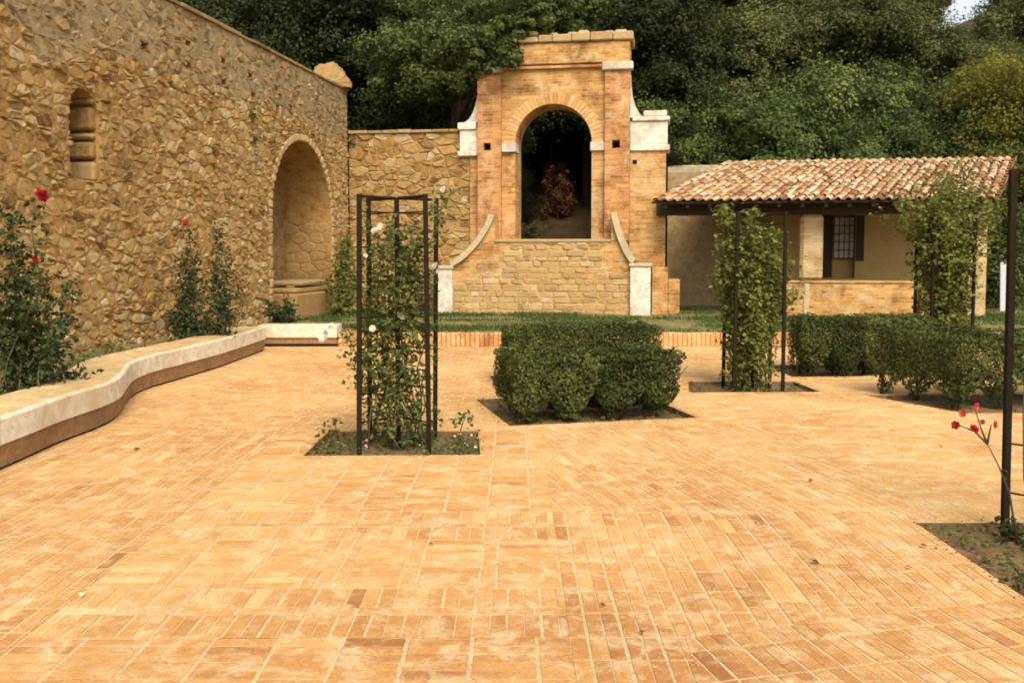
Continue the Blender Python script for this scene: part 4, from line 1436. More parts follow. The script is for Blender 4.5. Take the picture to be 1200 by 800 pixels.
def plant(name, label, cat, loc, stems, mats, leaf=0.05, per=9, spread=0.07, flowers=(), group=None, r0=0.008):
    """stems: world polylines; leaves along them; flowers: (pos, radius, material)"""
    loc = Vector(loc)
    t = tag(empty(name, tuple(loc)), label, cat, group)
    P, Q = [], []
    for st in stems:
        st = [Vector(p) - loc for p in st]
        MB().tube(st, r0, r0 * 0.4, 5).build('stem', STEM, t, True)
    for st in stems:
        st = [Vector(p) - loc for p in st]
        m = len(st)
        for i in range(m - 1):
            seg = st[i + 1] - st[i]
            f = (i + 0.5) / m
            n = int(per * seg.length / 0.06 * (0.5 + f) + rng.random())
            for k in range(n):
                if f < 0.08 and rng.random() < 0.7: continue
                b = st[i] + seg * rng.random()
                d = Vector((rng.gauss(0, 1), rng.gauss(0, 1), rng.gauss(0.1, 0.7))).normalized()
                rr = spread * (0.35 + rng.random())
                cpt = b + d * rr
                for q in range(3):                      # a leaf is a few leaflets
                    P.append(cpt + Vector((rng.gauss(0, 1), rng.gauss(0, 1), rng.gauss(0, 0.8))) * leaf * 0.55)
                    Q.append((d.x * 0.6 + rng.gauss(0, 0.5), d.y * 0.6 + rng.gauss(0, 0.5), 0.7 + rng.gauss(0, 0.4)))
    P, Q = np.array(P), np.array(Q)
    n = len(P)
    tn = 0.45 + NR.normal(0, 0.2, n)
    me = leaf_mesh('leaves', P, Q, leaf * NR.uniform(0.7, 1.25, n), mats, tn, 0.62)
    link(bpy.data.objects.new('leaves', me), t)
    for pos, r_, m in flowers:
        mb = MB()
        pos = Vector(pos) - loc
        petal_flower(mb, pos, r_, (rng.uniform(-0.9, 0.9), -0.6, rng.uniform(-0.2, 1.0)))
        mb.build('flower', m, t, True)
    return t
def wander(start, top, n=9, jit=0.06):
    a, b = Vector(start), Vector(top)
    out = []
    off = Vector((0, 0, 0))
    for i in range(n + 1):
        t = i / n
        off = off * 0.7 + Vector((rng.gauss(0, jit), rng.gauss(0, jit), rng.gauss(0, jit * 0.3)))
        out.append(a.lerp(b, t) + off * min(1, 3 * t))
    return out
def PT(X, Y, y):                                   # point on the pixel's ray at depth y
    d = ray(X, Y)
    k = y / d.y
    return Vector((d.x * k, y, EYE + d.z * k))
cx_, cy_ = T1[0] + TW / 2, T1[1] + TW / 2
st = []
for k in range(8):
    b = (cx_ + rng.uniform(-0.3, 0.3), cy_ + rng.uniform(-0.2, 0.2), -0.04)
    st.append(wander(b, PT(rng.uniform(412, 500), rng.uniform(235, 330), cy_ + rng.uniform(-0.3, 0.3)), 9, 0.05))
for X, Y in ((400, 385), (404, 300), (516, 225), (508, 320), (422, 410), (440, 255), (470, 430), (425, 350)):
    b = (cx_ + rng.uniform(-0.28, 0.28), cy_ + rng.uniform(-0.2, 0.2), -0.04)
    st.append(wander(b, PT(X, Y, cy_ + rng.uniform(-0.2, 0.1)), 8, 0.03))
for k in range(7):
    b = (cx_ + rng.uniform(-0.6, 0.6), cy_ + rng.uniform(-0.35, 0.35), -0.04)
    st.append(wander(b, Vector(b) + Vector((rng.uniform(-0.1, 0.1), 0, rng.uniform(0.12, 0.3))), 3, 0.02))
fl = [(PT(X, Y, cy_ - 0.2), r_, CREAM) for X, Y, r_ in ((440, 271, 0.036), (520, 223, 0.033), (511, 312, 0.036), (469, 371, 0.036), (437, 385, 0.03), (383, 392, 0.04), (388, 383, 0.036), (514, 318, 0.026), (377, 397, 0.03), (446, 266, 0.024), (428, 300, 0.02))]
plant('climbing_rose', 'airy climbing rose with small white flowers, through the trellis in the square bed', 'rose', (cx_, cy_, -0.05), st, L_ROSE, 0.05, 3.7, 0.085, fl)
cx_, cy_ = T2[0] + TW / 2, T2[1] + TW / 2
st = []
for k in range(22):
    b = (cx_ + rng.uniform(-0.28, 0.2), cy_ + rng.uniform(-0.2, 0.2), -0.04)
    st.append(wander(b, PT(rng.uniform(846, 905), rng.uniform(250, 330), cy_ + rng.uniform(-0.25, 0.25)), 9, 0.06))
for X, Y in ((846, 238), (858, 245), (935, 340), (925, 320), (915, 350), (905, 275), (842, 290), (838, 330), (932, 300)):
    st.append(wander((cx_, cy_, 0.4), PT(X, Y, cy_ + rng.uniform(-0.2, 0.1)), 8, 0.03))
plant('climbing_rose', 'dense leafy climber swallowing the trellis between the hedge groups', 'climber', (cx_, cy_, -0.05), st, L_CLIMB, 0.06, 4.6, 0.09)
cx_, cy_ = T4[0] + TW / 2, T4[1] + TW / 2
st = []
for k in range(46):
    X, Y = rng.gauss(1108, 34), rng.uniform(205, 310)
    X = max(1036, min(1180, X))
    b = (cx_ + rng.uniform(-0.25, 0.25), cy_ + rng.uniform(-0.25, 0.25), -0.04)
    mid = Vector((cx_ + rng.uniform(-0.3, 0.3), cy_ + rng.uniform(-0.3, 0.3), rng.uniform(1.3, 1.9)))
    e = PT(X, Y, cy_ + rng.uniform(-0.6, 0.6))
    st.append(wander(b, mid, 5, 0.04)[:-1] + wander(mid, e, 5, 0.05))
for X, Y in ((1135, 190), (1130, 198), (1040, 250), (1150, 215), (1175, 240), (1100, 205)):
    st.append(wander((cx_, cy_, 1.6), PT(X, Y, cy_), 6, 0.04))
plant('climbing_rose', 'broad yellowish green climber bushing out over the trellis near the loggia', 'climber', (cx_, cy_, -0.05), st, L_CLIMB, 0.07, 2.3, 0.17)
# coral rose by the near post
b = PT(1194, 600, 5.2); b.z = -0.05
j = PT(1157, 520, 5.15)
st = [[b, PT(1183, 578, 5.2), PT(1170, 545, 5.17), j], [j, PT(1142, 505, 5.12), PT(1121, 497, 5.1)], [j, PT(1150, 503, 5.15), PT(1143, 480, 5.15)], [j, PT(1160, 505, 5.15), PT(1162, 497, 5.15)], [j, PT(1152, 515, 5.1), PT(1141, 503, 5.1)],
      [b + Vector((0.1, 0, 0)), PT(1200, 560, 5.1), PT(1199, 480, 5.1), PT(1204, 400, 5.15)]]
fl = [(PT(X, Y, 5.1), r_, m) for X, Y, r_, m in ((1120, 498, 0.024, RED), (1129, 484, 0.022, PINK), (1141, 503, 0.028, RED), (1142, 476, 0.026, PINK), (1164, 497, 0.028, PINK), (1151, 494, 0.014, RED))]
plant('rose_bush', 'thin leaning rose stem with coral red blooms beside an iron post', 'rose', tuple(b), st, L_ROSE, 0.04, 0.12, 0.03, fl, r0=0.007)
# low weeds in that bed and the others
def weeds(label, spots, m=L_ROSE_DK, leaf=0.05, h=0.12):
    for (x, y) in spots:
        st = []
        for k in range(6):
            b = (x + rng.uniform(-0.08, 0.08), y + rng.uniform(-0.08, 0.08), -0.06)
            st.append(wander(b, Vector(b) + Vector((rng.uniform(-0.08, 0.08), rng.uniform(-0.08, 0.08), h * rng.uniform(0.5, 1.2))), 3, 0.015))
        plant('weed', label, 'weed', (x, y, -0.06), st, m, leaf, 2.0, 0.05, r0=0.003)
weeds('low leafy weeds at the foot of the iron post beside coral roses', [(2.80, 5.22)])
weeds('low leafy weeds at the paving edge of the bed with coral roses', [(2.5, 4.42)])

# roses against the left wall
def wall_pt(X, y): return ray(X, 300).x / ray(X, 300).y * y
st = []
yb = 8.6
for k in range(24):
    X0, X1 = rng.uniform(-30, 60), rng.uniform(-25, 66)
    b = Vector((wall_pt(X0, yb), yb + rng.uniform(-0.4, 0.4), 0.28))
    st.append(wander(b, PT(X1, rng.uniform(300, 400), yb + rng.uniform(-0.3, 0.3)), 7, 0.05))
for X, Y in ((46, 236), (20, 250), (12, 240), (86, 345), (90, 380), (80, 360), (72, 330), (40, 310), (5, 270), (68, 385)):
    b = Vector((wall_pt(rng.uniform(5, 45), yb), yb, 0.28))
    st.append(wander(b, PT(X, Y, yb), 8, 0.035))
for X in (70, 85, 95, 100, 60):
    b = Vector((wall_pt(X, yb + 0.3), yb + 0.3, 0.28))
    st.append(wander(b, b + Vector((rng.uniform(-0.05, 0.1), 0, rng.uniform(0.15, 0.28))), 3, 0.03))
fl = [(PT(48, 230, yb), 0.065, RED), (PT(42, 304, yb), 0.035, RED), (PT(50, 226, yb - 0.03), 0.04, RED)]
plant('rose_bush', 'large dark rose bush with one tall red rose, behind the curved bench', 'rose', (wall_pt(20, yb), yb, 0.28), st, L_ROSE_DK, 0.06, 1.9, 0.10, fl)
st = []
yb = 13.6
for k in range(22):
    X0 = rng.uniform(205, 262)
    b = Vector((wall_pt(X0, yb), yb + rng.uniform(-0.2, 0.2), 0.28))
    X1 = X0 + rng.gauss(0, 10)
    st.append(wander(b, PT(X1, rng.uniform(320, 385), yb + rng.uniform(-0.2, 0.2)), 6, 0.05))
for X, Y in ((222, 300), (218, 298), (228, 302), (215, 310), (258, 262), (255, 285), (262, 300), (276, 330), (270, 325), (219, 264)):
    b = Vector((wall_pt(X + rng.uniform(-8, 8), yb), yb, 0.28))
    st.append(wander(b, PT(X, Y, yb), 8, 0.03))
fl = [(PT(219, 262, yb), 0.075, PINK), (PT(213, 292, yb), 0.05, CREAM)]
plant('rose_bush', 'green rose bush with one coral rose on a tall stem, behind the curved bench', 'rose', (wall_pt(232, yb), yb, 0.28), st, L_ROSE_DK, 0.06, 2.6, 0.10, fl)
st = []
yb = 16.6
for k in range(22):
    b = Vector((wall_pt(rng.uniform(320, 342), yb), yb + rng.uniform(-0.2, 0.2), 0.2))
    st.append(wander(b, PT(rng.uniform(316, 348), rng.uniform(352, 370), yb + rng.uniform(-0.2, 0.2)), 4, 0.05))
plant('low_shrub', 'small round dark shrub at the corner where the two benches meet', 'shrub', (wall_pt(331, yb), yb, 0.2), st, L_ROSE_DK, 0.07, 2.2, 0.08)
st = []
yb = 20.5
for k in range(18):
    X = rng.uniform(392, 412)
    b = Vector((wall_pt(X, yb), yb + rng.uniform(-0.3, 0.3), 0.2))
    st.append(wander(b, PT(X + rng.gauss(0, 4), rng.uniform(270, 345), yb), 5, 0.06))
plant('low_shrub', 'loose leafy shrub in the corner of the two rubble walls', 'shrub', (wall_pt(402, yb), yb, 0.2), st, L_CLIMB, 0.09, 1.6, 0.12)
# tufts growing out of the wall
for X, Y, s_ in ((296, 133, 0.16), (298, 163, 0.09), (412, 165, 0.14)):
    s0 = lx(X)
    p = Vector((c.x + WV.x * s0, c.y + WV.y * s0, lz(Y, s0))) + Vector((UV.x, UV.y, 0)) * 0.01 if X < 400 else A(U_at(X, 0.1), 0.08, Z_at(Y, U_at(X, 0.1), 0.1))
    st = [wander(p, p + Vector((rng.uniform(0, 0.1), -rng.uniform(0.02, 0.1), rng.uniform(-s_, s_))), 3, 0.02) for k in range(7)]
    plant('wall_weed', {296: 'tuft of greenery growing from the upper band of the tall wall', 298: 'tiny tuft growing on the tall wall above the niche', 412: 'small green tuft on the lower wall beside the corner'}[X], 'weed', tuple(p), st, L_ROSE, 0.06, 1.6, 0.06, r0=0.003)

# ================================================================== HEDGES
def hedge(label, poly, h, n_surf, plants, leaf=0.036, thin=0.35):
    """clipped hedge over a convex plan polygon (CCW)"""
    if area(poly) < 0: poly = poly[::-1]
    cx, cy = sum(q[0] for q in poly) / len(poly), sum(q[1] for q in poly) / len(poly)
    t = tag(empty('box_hedge', (cx, cy, -0.05)), label, 'hedge', 'clipped box hedges in the paving')
    x0, x1, y0, y1 = bbox(poly)
    eds = []
    for a, b, c_ in edges_out(poly):
        l = math.hypot(a, b)
        eds.append((a / l, b / l, c_ / l))
    E = np.array(eds)
    N_ = n_surf * 6
    pts_ = np.stack([NR.uniform(x0, x1, N_), NR.uniform(y0, y1, N_), NR.uniform(0.0, h, N_)], 1)
    din = (E[:, 2][None] - pts_[:, :2] @ E[:, :2].T)
    dmin = din.min(1)
    nz = np.array([noise.noise(Vector((p[0] * 3.3, p[1] * 3.3, p[2] * 3.3))) + 0.6 * noise.noise(Vector((p[0] * 9, p[1] * 9, p[2] * 9))) for p in pts_])
    # each plant narrows to its foot
    PL = np.array(plants)
    dp = np.sqrt(((pts_[:, None, :2] - PL[None]) ** 2).sum(2)).min(1)
    foot = 0.10 + 0.28 * np.clip((pts_[:, 2] - 0.06) / (h * 0.62), 0, 1) ** 0.75
    low = pts_[:, 2] < h * 0.62
    dtop = h - pts_[:, 2]
    edge = np.minimum(dmin, dtop) + 0.08 * nz - 0.06
    # round the top edge
    ee = np.where((dmin < 0.12) & (dtop < 0.12), 0.12 - np.hypot(0.12 - dmin, 0.12 - dtop) + 0.05 * nz - 0.04, edge)
    ok = (ee > 0) & (~low | (dp < foot + 0.05 * nz))
    surf = np.where(low, np.minimum(ee, foot - dp + 0.05 * nz), ee)
    pr = np.exp(-surf / 0.06) + 0.10
    ok &= NR.random(N_) < pr
    pts_, din, dtop, nz = pts_[ok][:n_surf], din[ok][:n_surf], dtop[ok][:n_surf], nz[ok][:n_surf]
    k = din.argmin(1)
    nr_ = np.concatenate([E[k, :2], np.full((len(k), 1), 0.25)], 1)
    up = dtop < din.min(1)
    nr_[up] = (0, 0, 1)
    nr_ = nr_ + NR.normal(0, 0.55, nr_.shape)
    wp = NR.normal(0, 0.16, len(PL))[np.argmin(((pts_[:, None, :2] - PL[None]) ** 2).sum(2), 1)]
    tn = 0.42 + 0.22 * nz + wp + NR.normal(0, 0.16, len(nz))
    loc = np.array([cx, cy, -0.05])
    me = leaf_mesh('foliage', pts_ - loc + np.array([0, 0, 0.0]), nr_, leaf * NR.uniform(0.7, 1.3, len(k)), L_HEDGE, tn, 0.6, -0.3)
    link(bpy.data.objects.new('foliage', me), t)
    for (px, py) in plants:
        for q in range(3):
            b = Vector((px - cx + rng.uniform(-0.03, 0.03), py - cy + rng.uniform(-0.03, 0.03), 0))
            MB().tube([b, b + Vector((rng.gauss(0, 0.05), rng.gauss(0, 0.05), 0.22)), b + Vector((rng.gauss(0, 0.14), rng.gauss(0, 0.14), h * 0.8))], 0.012, 0.004, 5).build('stem', BARK, t, True)
    return t
def inset_rect(x, y, w, d, ang): return rot_rect(x, y, w, d, ang)
def grid_plants(x, y, w, d, ang, nx, ny):
    c_, s_ = math.cos(ang), math.sin(ang)
    out = []
    for i in range(nx):
        for j in range(ny):
            a, b = (i + 0.5) / nx * w + rng.uniform(-0.05, 0.05), (j + 0.5) / ny * d + rng.uniform(-0.04, 0.04)
            out.append((x + a * c_ - b * s_, y + a * s_ + b * c_))
    return out
h1 = (h0[0] + 0.0, h0[1] + 0.10)
hedge('clipped hedge of the pair farther from the portal, in a skewed bed', rot_rect(*h1, 1.84, 1.0, HA), 0.68, 30000, grid_plants(*h1, 1.84, 1.0, HA, 4, 2))
h2 = (h0[0] - 0.10, h0[1] + 2.3)
hedge('clipped hedge of the pair nearer to the portal', rot_rect(*h2, 1.95, 1.15, R(6)), 0.75, 26000, grid_plants(*h2, 1.95, 1.3, R(6), 4, 2))
g1, g2 = gp(1014, 462), gp(1128, 480)
hp = [(g1[0] + 0.03, g1[1] + 0.05), (g2[0], g2[1] + 0.08), (g2[0] + 2.3, g2[1] + 0.05), (g2[0] + 2.3, g2[1] + 1.0), (g1[0] + 0.5, g1[1] + 0.42)]
pl = [(g1[0] + 0.2, g1[1] + 0.05), (g1[0] + 0.5, g1[1] - 0.2), (g2[0] + 0.1, g2[1] + 0.35), (g2[0] + 0.55, g2[1] + 0.35), (g2[0] + 1.2, g2[1] + 0.35), (g2[0] + 1.65, g2[1] + 0.4), (g2[0] + 2.1, g2[1] + 0.4), (g2[0] + 0.4, g2[1] + 0.8), (g2[0] + 1.2, g2[1] + 0.8)]
hedge('clipped hedge in the bed between the loggia hedge and coral roses', hp, 0.80, 30000, pl)
g3 = gp(936, 443)
hp4 = [(g3[0] + 0.03, g3[1] + 0.06), (g3[0] + 1.9, g3[1] + 0.2), (g3[0] + 2.05, g3[1] + 1.25), (g3[0] + 0.1, g3[1] + 1.1)]
hedge('clipped hedge standing in front of the loggia parapet', hp4, 0.80, 26000, [(g3[0] + 0.25 + 0.45 * i, g3[1] + 0.38 + 0.45 * j) for i in range(4) for j in range(2)])

# pale board and greenery past the loggia's end
pb = A(U_at(1179, 2.0), 2.0, TZ)
o = MB().box(-0.1, 0.1, -0.02, 0.02, 0, 1.15, bev=0.006).build('board', PALE_PAINT)
o.location = pb
o.rotation_euler = (R(-4), 0, -TH)
tag(o, 'pale grey board leaning in the greenery past the loggia end', 'board')
st = []
sb = A(U_at(1150, 2.6), 2.9, TZ)
for k in range(40):
    st.append(wander(sb + Vector((rng.uniform(-0.6, 1.2), rng.uniform(-0.2, 0.5), 0)), sb + Vector((rng.uniform(-1.0, 1.7), rng.uniform(-0.4, 0.4), rng.uniform(0.8, 2.7))), 6, 0.1))
plant('tall_shrub', 'tall green shrub closing the gap past the loggia end', 'shrub', tuple(sb), st, L_BUSH, 0.10, 2.2, 0.2)
# low greenery in the strip by the wall
P, Q = [], []
for i, p in enumerate(path):
    d = (path[min(i + 1, len(path) - 1)] - path[max(i - 1, 0)]).normalized()
    if p.y < 6: continue
    for k in range(26):
        o_ = 0.62 + rng.random() ** 1.5 * 1.0
        q = p + Vector((-d.y, d.x, 0)) * o_ + Vector((rng.gauss(0, 0.06), rng.gauss(0, 0.08), 0))
        if noise.noise(Vector((q.x * 1.5, q.y * 1.5, 8))) < -0.05: continue
        P.append((q.x, q.y, 0.32 + rng.random() ** 2 * 0.12))
        Q.append((rng.gauss(0, 0.5), rng.gauss(-0.2, 0.5), 0.8))
P, Q = np.array(P), np.array(Q)
me = leaf_mesh('ground_cover', P, Q, NR.uniform(0.03, 0.08, len(P)), L_ROSE, 0.4 + NR.normal(0, 0.25, len(P)), 0.5)
tag(link(bpy.data.objects.new('ground_cover', me)), 'low weeds in the strip between curved bench and tall wall', 'ground cover', kind='stuff')

# weeds and moss in the beds
for bd, nlf, lab in ((bed1, 900, 'small weeds on the soil under the trellis with white roses'), (hb1, 500, 'small weeds on the soil round the hedge in the skewed bed'), (bed2, 300, 'small weeds on the soil under the dense climber'), (bed3, 700, 'mossy weeds in the bed with coral roses')):
    x0, x1, y0, y1 = bbox(bd)
    P = []
    while len(P) < nlf:
        x, y = rng.uniform(x0, x1), rng.uniform(y0, y1)
        if noise.noise(Vector((x * 3, y * 3, 2))) < -0.02: continue
        if len(clip_to([(x - 0.02, y - 0.02), (x + 0.02, y - 0.02), (x, y + 0.02)], bd)) == 3: P.append((x, y, -0.03 + rng.random() ** 2 * 0.06))
    P = np.array(P)
    me = leaf_mesh('bed_weeds', P, np.array([0, -0.2, 0.9]) + NR.normal(0, 0.45, P.shape), NR.uniform(0.015, 0.045, nlf), L_ROSE, 0.35 + NR.normal(0, 0.25, nlf), 0.55)
    tag(link(bpy.data.objects.new('bed_weeds', me)), lab, 'weeds', kind='stuff')
# leaf litter in the beds
for bd, nlf, nm in ((bed3, 620, 'fallen_leaves'), (bed1, 260, 'fallen_leaves'), (hb1, 200, 'fallen_leaves'), (bed2, 120, 'fallen_leaves'), (hb3, 150, 'fallen_leaves')):
    x0, x1, y0, y1 = bbox(bd)
    P = []
    while len(P) < nlf:
        x, y = rng.uniform(x0, x1), rng.uniform(y0, y1)
        if len(clip_to([(x - 0.01, y - 0.01), (x + 0.01, y - 0.01), (x, y + 0.01)], bd)) == 3: P.append((x, y, -0.03 + rng.uniform(0, 0.03)))
    P = np.array(P)
    me = leaf_mesh(nm, P, np.array([0, 0, 1.0]) + NR.normal(0, 0.25, P.shape), NR.uniform(0.025, 0.06, nlf), DRY, NR.random(nlf), 0.6)
    lab = {id(bed3): 'dry red brown leaves littering the bed with coral roses', id(bed1): 'leaf litter under the trellis with white roses', id(hb1): 'leaf litter under the hedge in the skewed bed', id(bed2): 'leaf litter under the climber between the hedge groups', id(hb3): 'leaf litter under the hedge between loggia hedge and coral roses'}[id(bd)]
    tag(link(bpy.data.objects.new(nm, me)), lab, 'leaf litter', kind='stuff')
# crumbs of soil and leaf trodden out of the beds
P = []
for bd in BEDS:
    for i in range(len(bd)):
        p0_, p1_ = Vector(bd[i]), Vector(bd[(i + 1) % len(bd)])
        d = p1_ - p0_
        nn_ = Vector((d.y, -d.x)).normalized()
        for k in range(int(d.length * 42)):
            q = p0_ + d * rng.random() + nn_ * (abs(rng.gauss(0, 0.05)) - 0.008)
            P.append((q.x, q.y, 0.006))
P = np.array(P)
me = leaf_mesh('soil_crumbs', P, np.array([0, 0, 1.0]) + NR.normal(0, 0.3, P.shape), NR.uniform(0.006, 0.022, len(P)), DRY, NR.random(len(P)) * 0.8, 0.8)
tag(link(bpy.data.objects.new('soil_crumbs', me)), 'crumbs of soil and leaf strewn along the bed edges', 'crumbs', kind='stuff')
# white petals in the first bed and single leaves on the paving
P = np.array([(rng.uniform(T1[0] - 0.35, T1[0] + 0.95), rng.uniform(T1[1] - 0.12, T1[1] + 0.7), -0.02 + rng.uniform(0, 0.02)) for k in range(46)])
me = leaf_mesh('fallen_petals', P, np.array([0, 0, 1.0]) + NR.normal(0, 0.3, P.shape), NR.uniform(0.025, 0.05, 46), CREAM, NR.random(46), 0.8)
tag(link(bpy.data.objects.new('fallen_petals', me)), 'white rose petals scattered on the soil under the trellis', 'petals', kind='stuff')
leaf_at = [((955, 661), 0.05, DRY), ((1082, 642), 0.05, DRY), ((950, 565), 0.045, DRY), ((160, 528), 0.06, DRY), ((505, 640), 0.03, DRY), ((752, 744), 0.03, DRY), ((706, 712), 0.03, DRY), ((1102, 525), 0.04, DRY)]
for (X, Y), s_, m in leaf_at:
    p = G(X, Y)
    me = leaf_mesh('fallen_leaf', np.array([[0, 0, 0.012]]), np.array([[0.15, -0.25, 1.0]]), np.array([s_]), m, np.array([0.3]), 0.7)
    o = link(bpy.data.objects.new('fallen_leaf', me))
    o.location = (p.x, p.y, 0.005)
    tag(o, 'single dry brown leaf lying on the brick paving', 'leaf', 'dry leaves scattered on the paving')
p = G(96, 700)
me = leaf_mesh('fallen_leaf', np.array([[0, 0, 0.012]]), np.array([[0.1, -0.2, 1.0]]), np.array([0.05]), CREAM, np.array([0.1]), 0.6)
o = link(bpy.data.objects.new('fallen_leaf', me)); o.location = (p.x, p.y, 0.005)
tag(o, 'single pale leaf lying on dark red paving bricks', 'leaf')
p = G(1064, 667)
me = leaf_mesh('fallen_petal', np.array([[0, 0, 0.012]]), np.array([[0.1, -0.2, 1.0]]), np.array([0.035]), PINK, np.array([0.5]), 0.8)
o = link(bpy.data.objects.new('fallen_petal', me)); o.location = (p.x, p.y, 0.005)
tag(o, 'small coral petal lying on the paving beside the rose bed', 'petal')

# ================================================================== TREES
def tree_proto(seed, blobs, density, leaf, mat_, trunk_h, trunk_r, aspect=0.55):
    P, Q, T = crown_points(blobs, density)
    me = leaf_mesh('crown', P, Q, leaf * NR.uniform(0.65, 1.35, len(P)), mat_, T, aspect)
    mb = MB()
    r_ = random.Random(seed)
    top = Vector((r_.uniform(-0.2, 0.2), r_.uniform(-0.2, 0.2), trunk_h))
    mb.tube([Vector((0, 0, -0.6)), Vector((0.05, 0, trunk_h * 0.4)), top], trunk_r, trunk_r * 0.6, 8)
    for b in blobs[:7]:
        mb.tube([top - Vector((0, 0, trunk_h * r_.uniform(0, 0.35))), Vector((b[0] * 0.5, b[1] * 0.5, (top.z + b[2]) / 2)), Vector(b[:3])], trunk_r * 0.45, trunk_r * 0.1, 6)
    tm = new_mesh('trunk', mb.v, mb.f, BARK, mb.t, True)
    return me, tm
def blobs_round(seed, r, h, k=11, lo=1.2):
    q = random.Random(seed)
    out = [(0, 0, h - r * 0.9, r * 0.7, r * 0.7, r * 0.75)]
    for i in range(k):
        a = 2 * math.pi * i / k * 1.9 + q.uniform(-0.3, 0.3)
        z = q.uniform(lo, h - r * 0.5)
        d = r * q.uniform(0.45, 0.75) * (1 - 0.35 * max(0, (z - h * 0.6) / h))
        s = r * q.uniform(0.36, 0.55)
        out.append((math.cos(a) * d, math.sin(a) * d, z, s, s, s * q.uniform(0.7, 0.95)))
    return out
protos = {
    'dark': [tree_proto(i, blobs_round(20 + i, 2.9, 8.5, 13, 2.0), 5200, 0.11, L_DARK, 4.0, 0.22) for i in range(2)],
    'mid': [tree_proto(5 + i, blobs_round(40 + i, 2.6, 5.6, 12, 1.0), 5600, 0.10, L_MID, 2.4, 0.17) for i in range(2)],
    'bush': [tree_proto(9 + i, blobs_round(60 + i, 2.1, 4.2, 11, 0.7), 5600, 0.10, L_BUSH, 1.6, 0.13) for i in range(2)],
    'yellow': [tree_proto(13, blobs_round(80, 2.0, 5.6, 14, 1.2), 3200, 0.10, L_YEL, 3.0, 0.12)],
}
tk = {k: 0 for k in protos}
def tree(kind, x, y, z, sc, label, group, name='tree', sz=None):
    me, tm = protos[kind][tk[kind] % len(protos[kind])]
    tk[kind] += 1
    r_m, h_m = {'dark': (2.9, 8.5), 'mid': (2.6, 5.6), 'bush': (2.1, 4.2), 'yellow': (2.0, 5.6)}[kind]
    X = CX + F_PX * x / y                              # the wood opens to the sky at one spot
    if abs(X - 1128) < 0.95 * r_m * sc * F_PX / y + 14:
        sc = min(sc, ((296 - 30) / F_PX * y + EYE - z) / (h_m * 1.12))
        sz = 1.0
    t = tag(empty(name, (x, y, z), rng.uniform(0, 6.28)), label, 'tree', group)
    t.scale = (sc, sc, sc * (sz or rng.uniform(0.92, 1.1)))
    link(bpy.data.objects.new('trunk', tm), t)
    link(bpy.data.objects.new('crown', me), t)
    return t
def on_hill(X, w):
    u = U_at(X, w)
    p = A(u, w)
    return p.x, p.y, hill_z(u, w)
# tall dark evergreens behind the left wall and garden wall
for X, w, s in ((215, 6.5, 1.05), (300, 7.5, 1.0), (380, 5.8, 0.9), (455, 8, 1.1), (540, 7.0, 1.0), (150, 9, 1.2), (250, 13, 1.25), (350, 14, 1.3), (440, 15, 1.3), (530, 14, 1.25)):
    x, y, z = on_hill(X, w)
    tree('dark', x, y, z, s, 'tall dark evergreen rising behind the rubble walls', 'dark evergreens behind the rubble walls', 'evergreen_tree')
for X, w, s in ((690, 8.5, 1.0), (760, 8.0, 0.95), (610, 15, 1.3), (700, 15, 1.3), (790, 14, 1.2), (740, 21, 1.4), (640, 22, 1.4), (560, 22, 1.4), (830, 22, 1.3)):
    x, y, z = on_hill(X, w)
    tree('dark', x, y, z, s, 'dark evergreen in the wood behind the brick portal', 'dark evergreens behind the portal', 'evergreen_tree')
for X, w, s in ((280, 21, 1.9), (380, 24, 2.0), (480, 24, 2.0), (160, 20, 1.9)):
    x, y, z = on_hill(X, w)
    tree('mid', x, y, z, s, 'olive green oak seen above the tall rubble wall', 'oaks above the left wall', 'oak_tree')
for u, w, s in ((-2.2, 4.2, 0.42), (2.1, 4.4, 0.45), (-1.4, 11.5, 0.7), (1.9, 11, 0.7)):
    p = A(u, w, hill_z(u, w))
    tree('dark', p.x, p.y, p.z, s, 'small dark evergreen just behind the portal arch', 'small evergreens behind the arch', 'evergreen_tree')
# bushes right behind the tiled roof
for X, w, s in ((800, 5.5, 0.95), (850, 6.3, 1.1), (905, 6.0, 1.0), (960, 6.6, 1.1), (1015, 6.0, 0.95), (1070, 6.8, 1.05), (1130, 6.4, 1.0), (1190, 7.0, 1.05), (1250, 7.0, 1.0)):
    x, y, z = on_hill(X, w)
    tree('bush', x, y, z - 0.2, s, 'bright green bushy tree close behind the tiled roof', 'bushy trees behind the tiled roof', 'bushy_tree')
for X, w, s in ((820, 11, 1.05), (880, 12, 1.1), (950, 11.5, 1.1), (1020, 12.5, 1.1), (1085, 12, 1.05), (1150, 13, 1.1), (1220, 13, 1.1), (860, 18, 1.3), (930, 18.5, 1.35), (1005, 18, 1.3), (1075, 19, 1.3), (1150, 19, 1.1), (900, 26, 1.5), (980, 27, 1.6), (1060, 28, 1.5), (830, 27, 1.6), (960, 36, 1.8), (1060, 38, 1.6), (860, 38, 1.9), (1230, 20, 1.2), (1105, 48, 1.5), (1150, 50, 1.5), (1190, 46, 1.6), (1128, 58, 1.6), (1165, 36, 1.4), (1095, 40, 1.4), (1240, 40, 1.7), (1215, 30, 1.4), (760, 34, 1.9), (660, 34, 2.0), (560, 34, 2.0), (460, 34, 2.1), (360, 34, 2.1)):
    x, y, z = on_hill(X, w)
    zone = ('oak crowning the slope high above the brick portal', 'oaks above the portal') if X < 800 else ('olive green oak on the slope just above the bushy trees behind the roof', 'oaks above the bushy trees') if w < 15 else ('olive green oak halfway up the slope behind the tiled roof', 'oaks halfway up the slope') if w < 24 else ('olive green oak near the top of the slope behind the tiled roof', 'oaks near the top of the slope')
    tree('mid', x, y, z - 0.2, s, zone[0], zone[1], 'oak_tree')
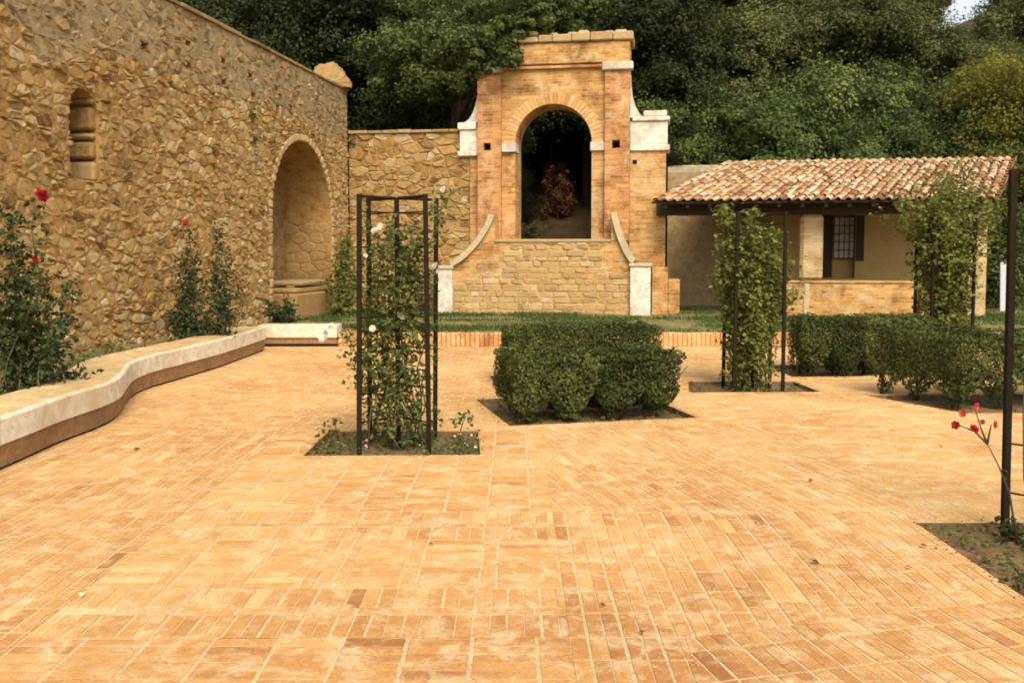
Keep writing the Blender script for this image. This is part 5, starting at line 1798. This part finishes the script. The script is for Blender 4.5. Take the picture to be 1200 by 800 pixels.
for X, w, s in ((1185, 5.2, 1.1), (1215, 10, 1.6), (1170, 9.0, 1.25)):
    x, y, z = on_hill(X, w)
    tree('yellow', x, y, z, s, 'yellowing broadleaf tree beside the end of the tiled roof', 'yellowing trees by the roof end', 'yellowing_tree')
# evergreen whose branches hang over the portal's left shoulder
bl = []
for X, Y, y, r_ in ((470, 60, 25, 1.1), (520, 30, 25, 1.2), (570, 20, 24.2, 1.1), (620, 10, 23.4, 1.0), (560, 62, 22.2, 0.75), (600, 40, 21.6, 0.55), (645, 20, 23, 0.8), (588, 66, 21.5, 0.5), (625, 28, 21.8, 0.55), (560, 85, 21.7, 0.35), (540, 60, 22.6, 0.8), (500, 95, 25, 0.9), (455, 95, 25.5, 0.8), (535, 100, 24.5, 0.6), (680, 5, 24, 0.8), (575, 50, 22.2, 0.55)):
    p = PT(X, Y, y)
    bl.append((p, r_))
bp = A(U_at(535, 2.6), 3.4, 1.8)
me, tm = tree_proto(31, [(p.x - bp.x, p.y - bp.y, p.z - bp.z, r_, r_, r_ * 0.7) for p, r_ in bl], 8000, 0.095, L_BUSH, 4.2, 0.2)
t = tag(empty('overhanging_tree', tuple(bp)), 'evergreen tree whose branches hang over the left shoulder of the portal', 'tree')
link(bpy.data.objects.new('trunk', tm), t)
link(bpy.data.objects.new('crown', me), t)
# dry brown thicket seen through the arch
bp = A(-0.75, 7.2, hill_z(-0.75, 7.2) - 0.1)
me, tm = tree_proto(33, [(0, 0, 0.9, 0.55, 0.5, 0.8), (-0.35, 0.1, 0.5, 0.5, 0.4, 0.5), (0.4, 0, 0.45, 0.45, 0.4, 0.45), (0.1, 0, 1.5, 0.3, 0.3, 0.4)], 4200, 0.07, DRY, 0.8, 0.04)
t = tag(empty('dry_thicket', tuple(bp)), 'dry brown thicket on the slope seen through the portal arch', 'shrub')
link(bpy.data.objects.new('stems', tm), t)
link(bpy.data.objects.new('foliage', me), t)
# shrub seen through the arch
st = []
sb = A(-0.75, 1.6, 1.86)
for k in range(16):
    st.append(wander(sb, sb + Vector((rng.uniform(-0.4, 0.4), rng.uniform(-0.3, 0.3), rng.uniform(0.15, 0.5))), 4, 0.04))
plant('low_shrub', 'dark little shrub seen through the portal arch', 'shrub', tuple(sb), st, L_ROSE_DK, 0.07, 1.6, 0.08)
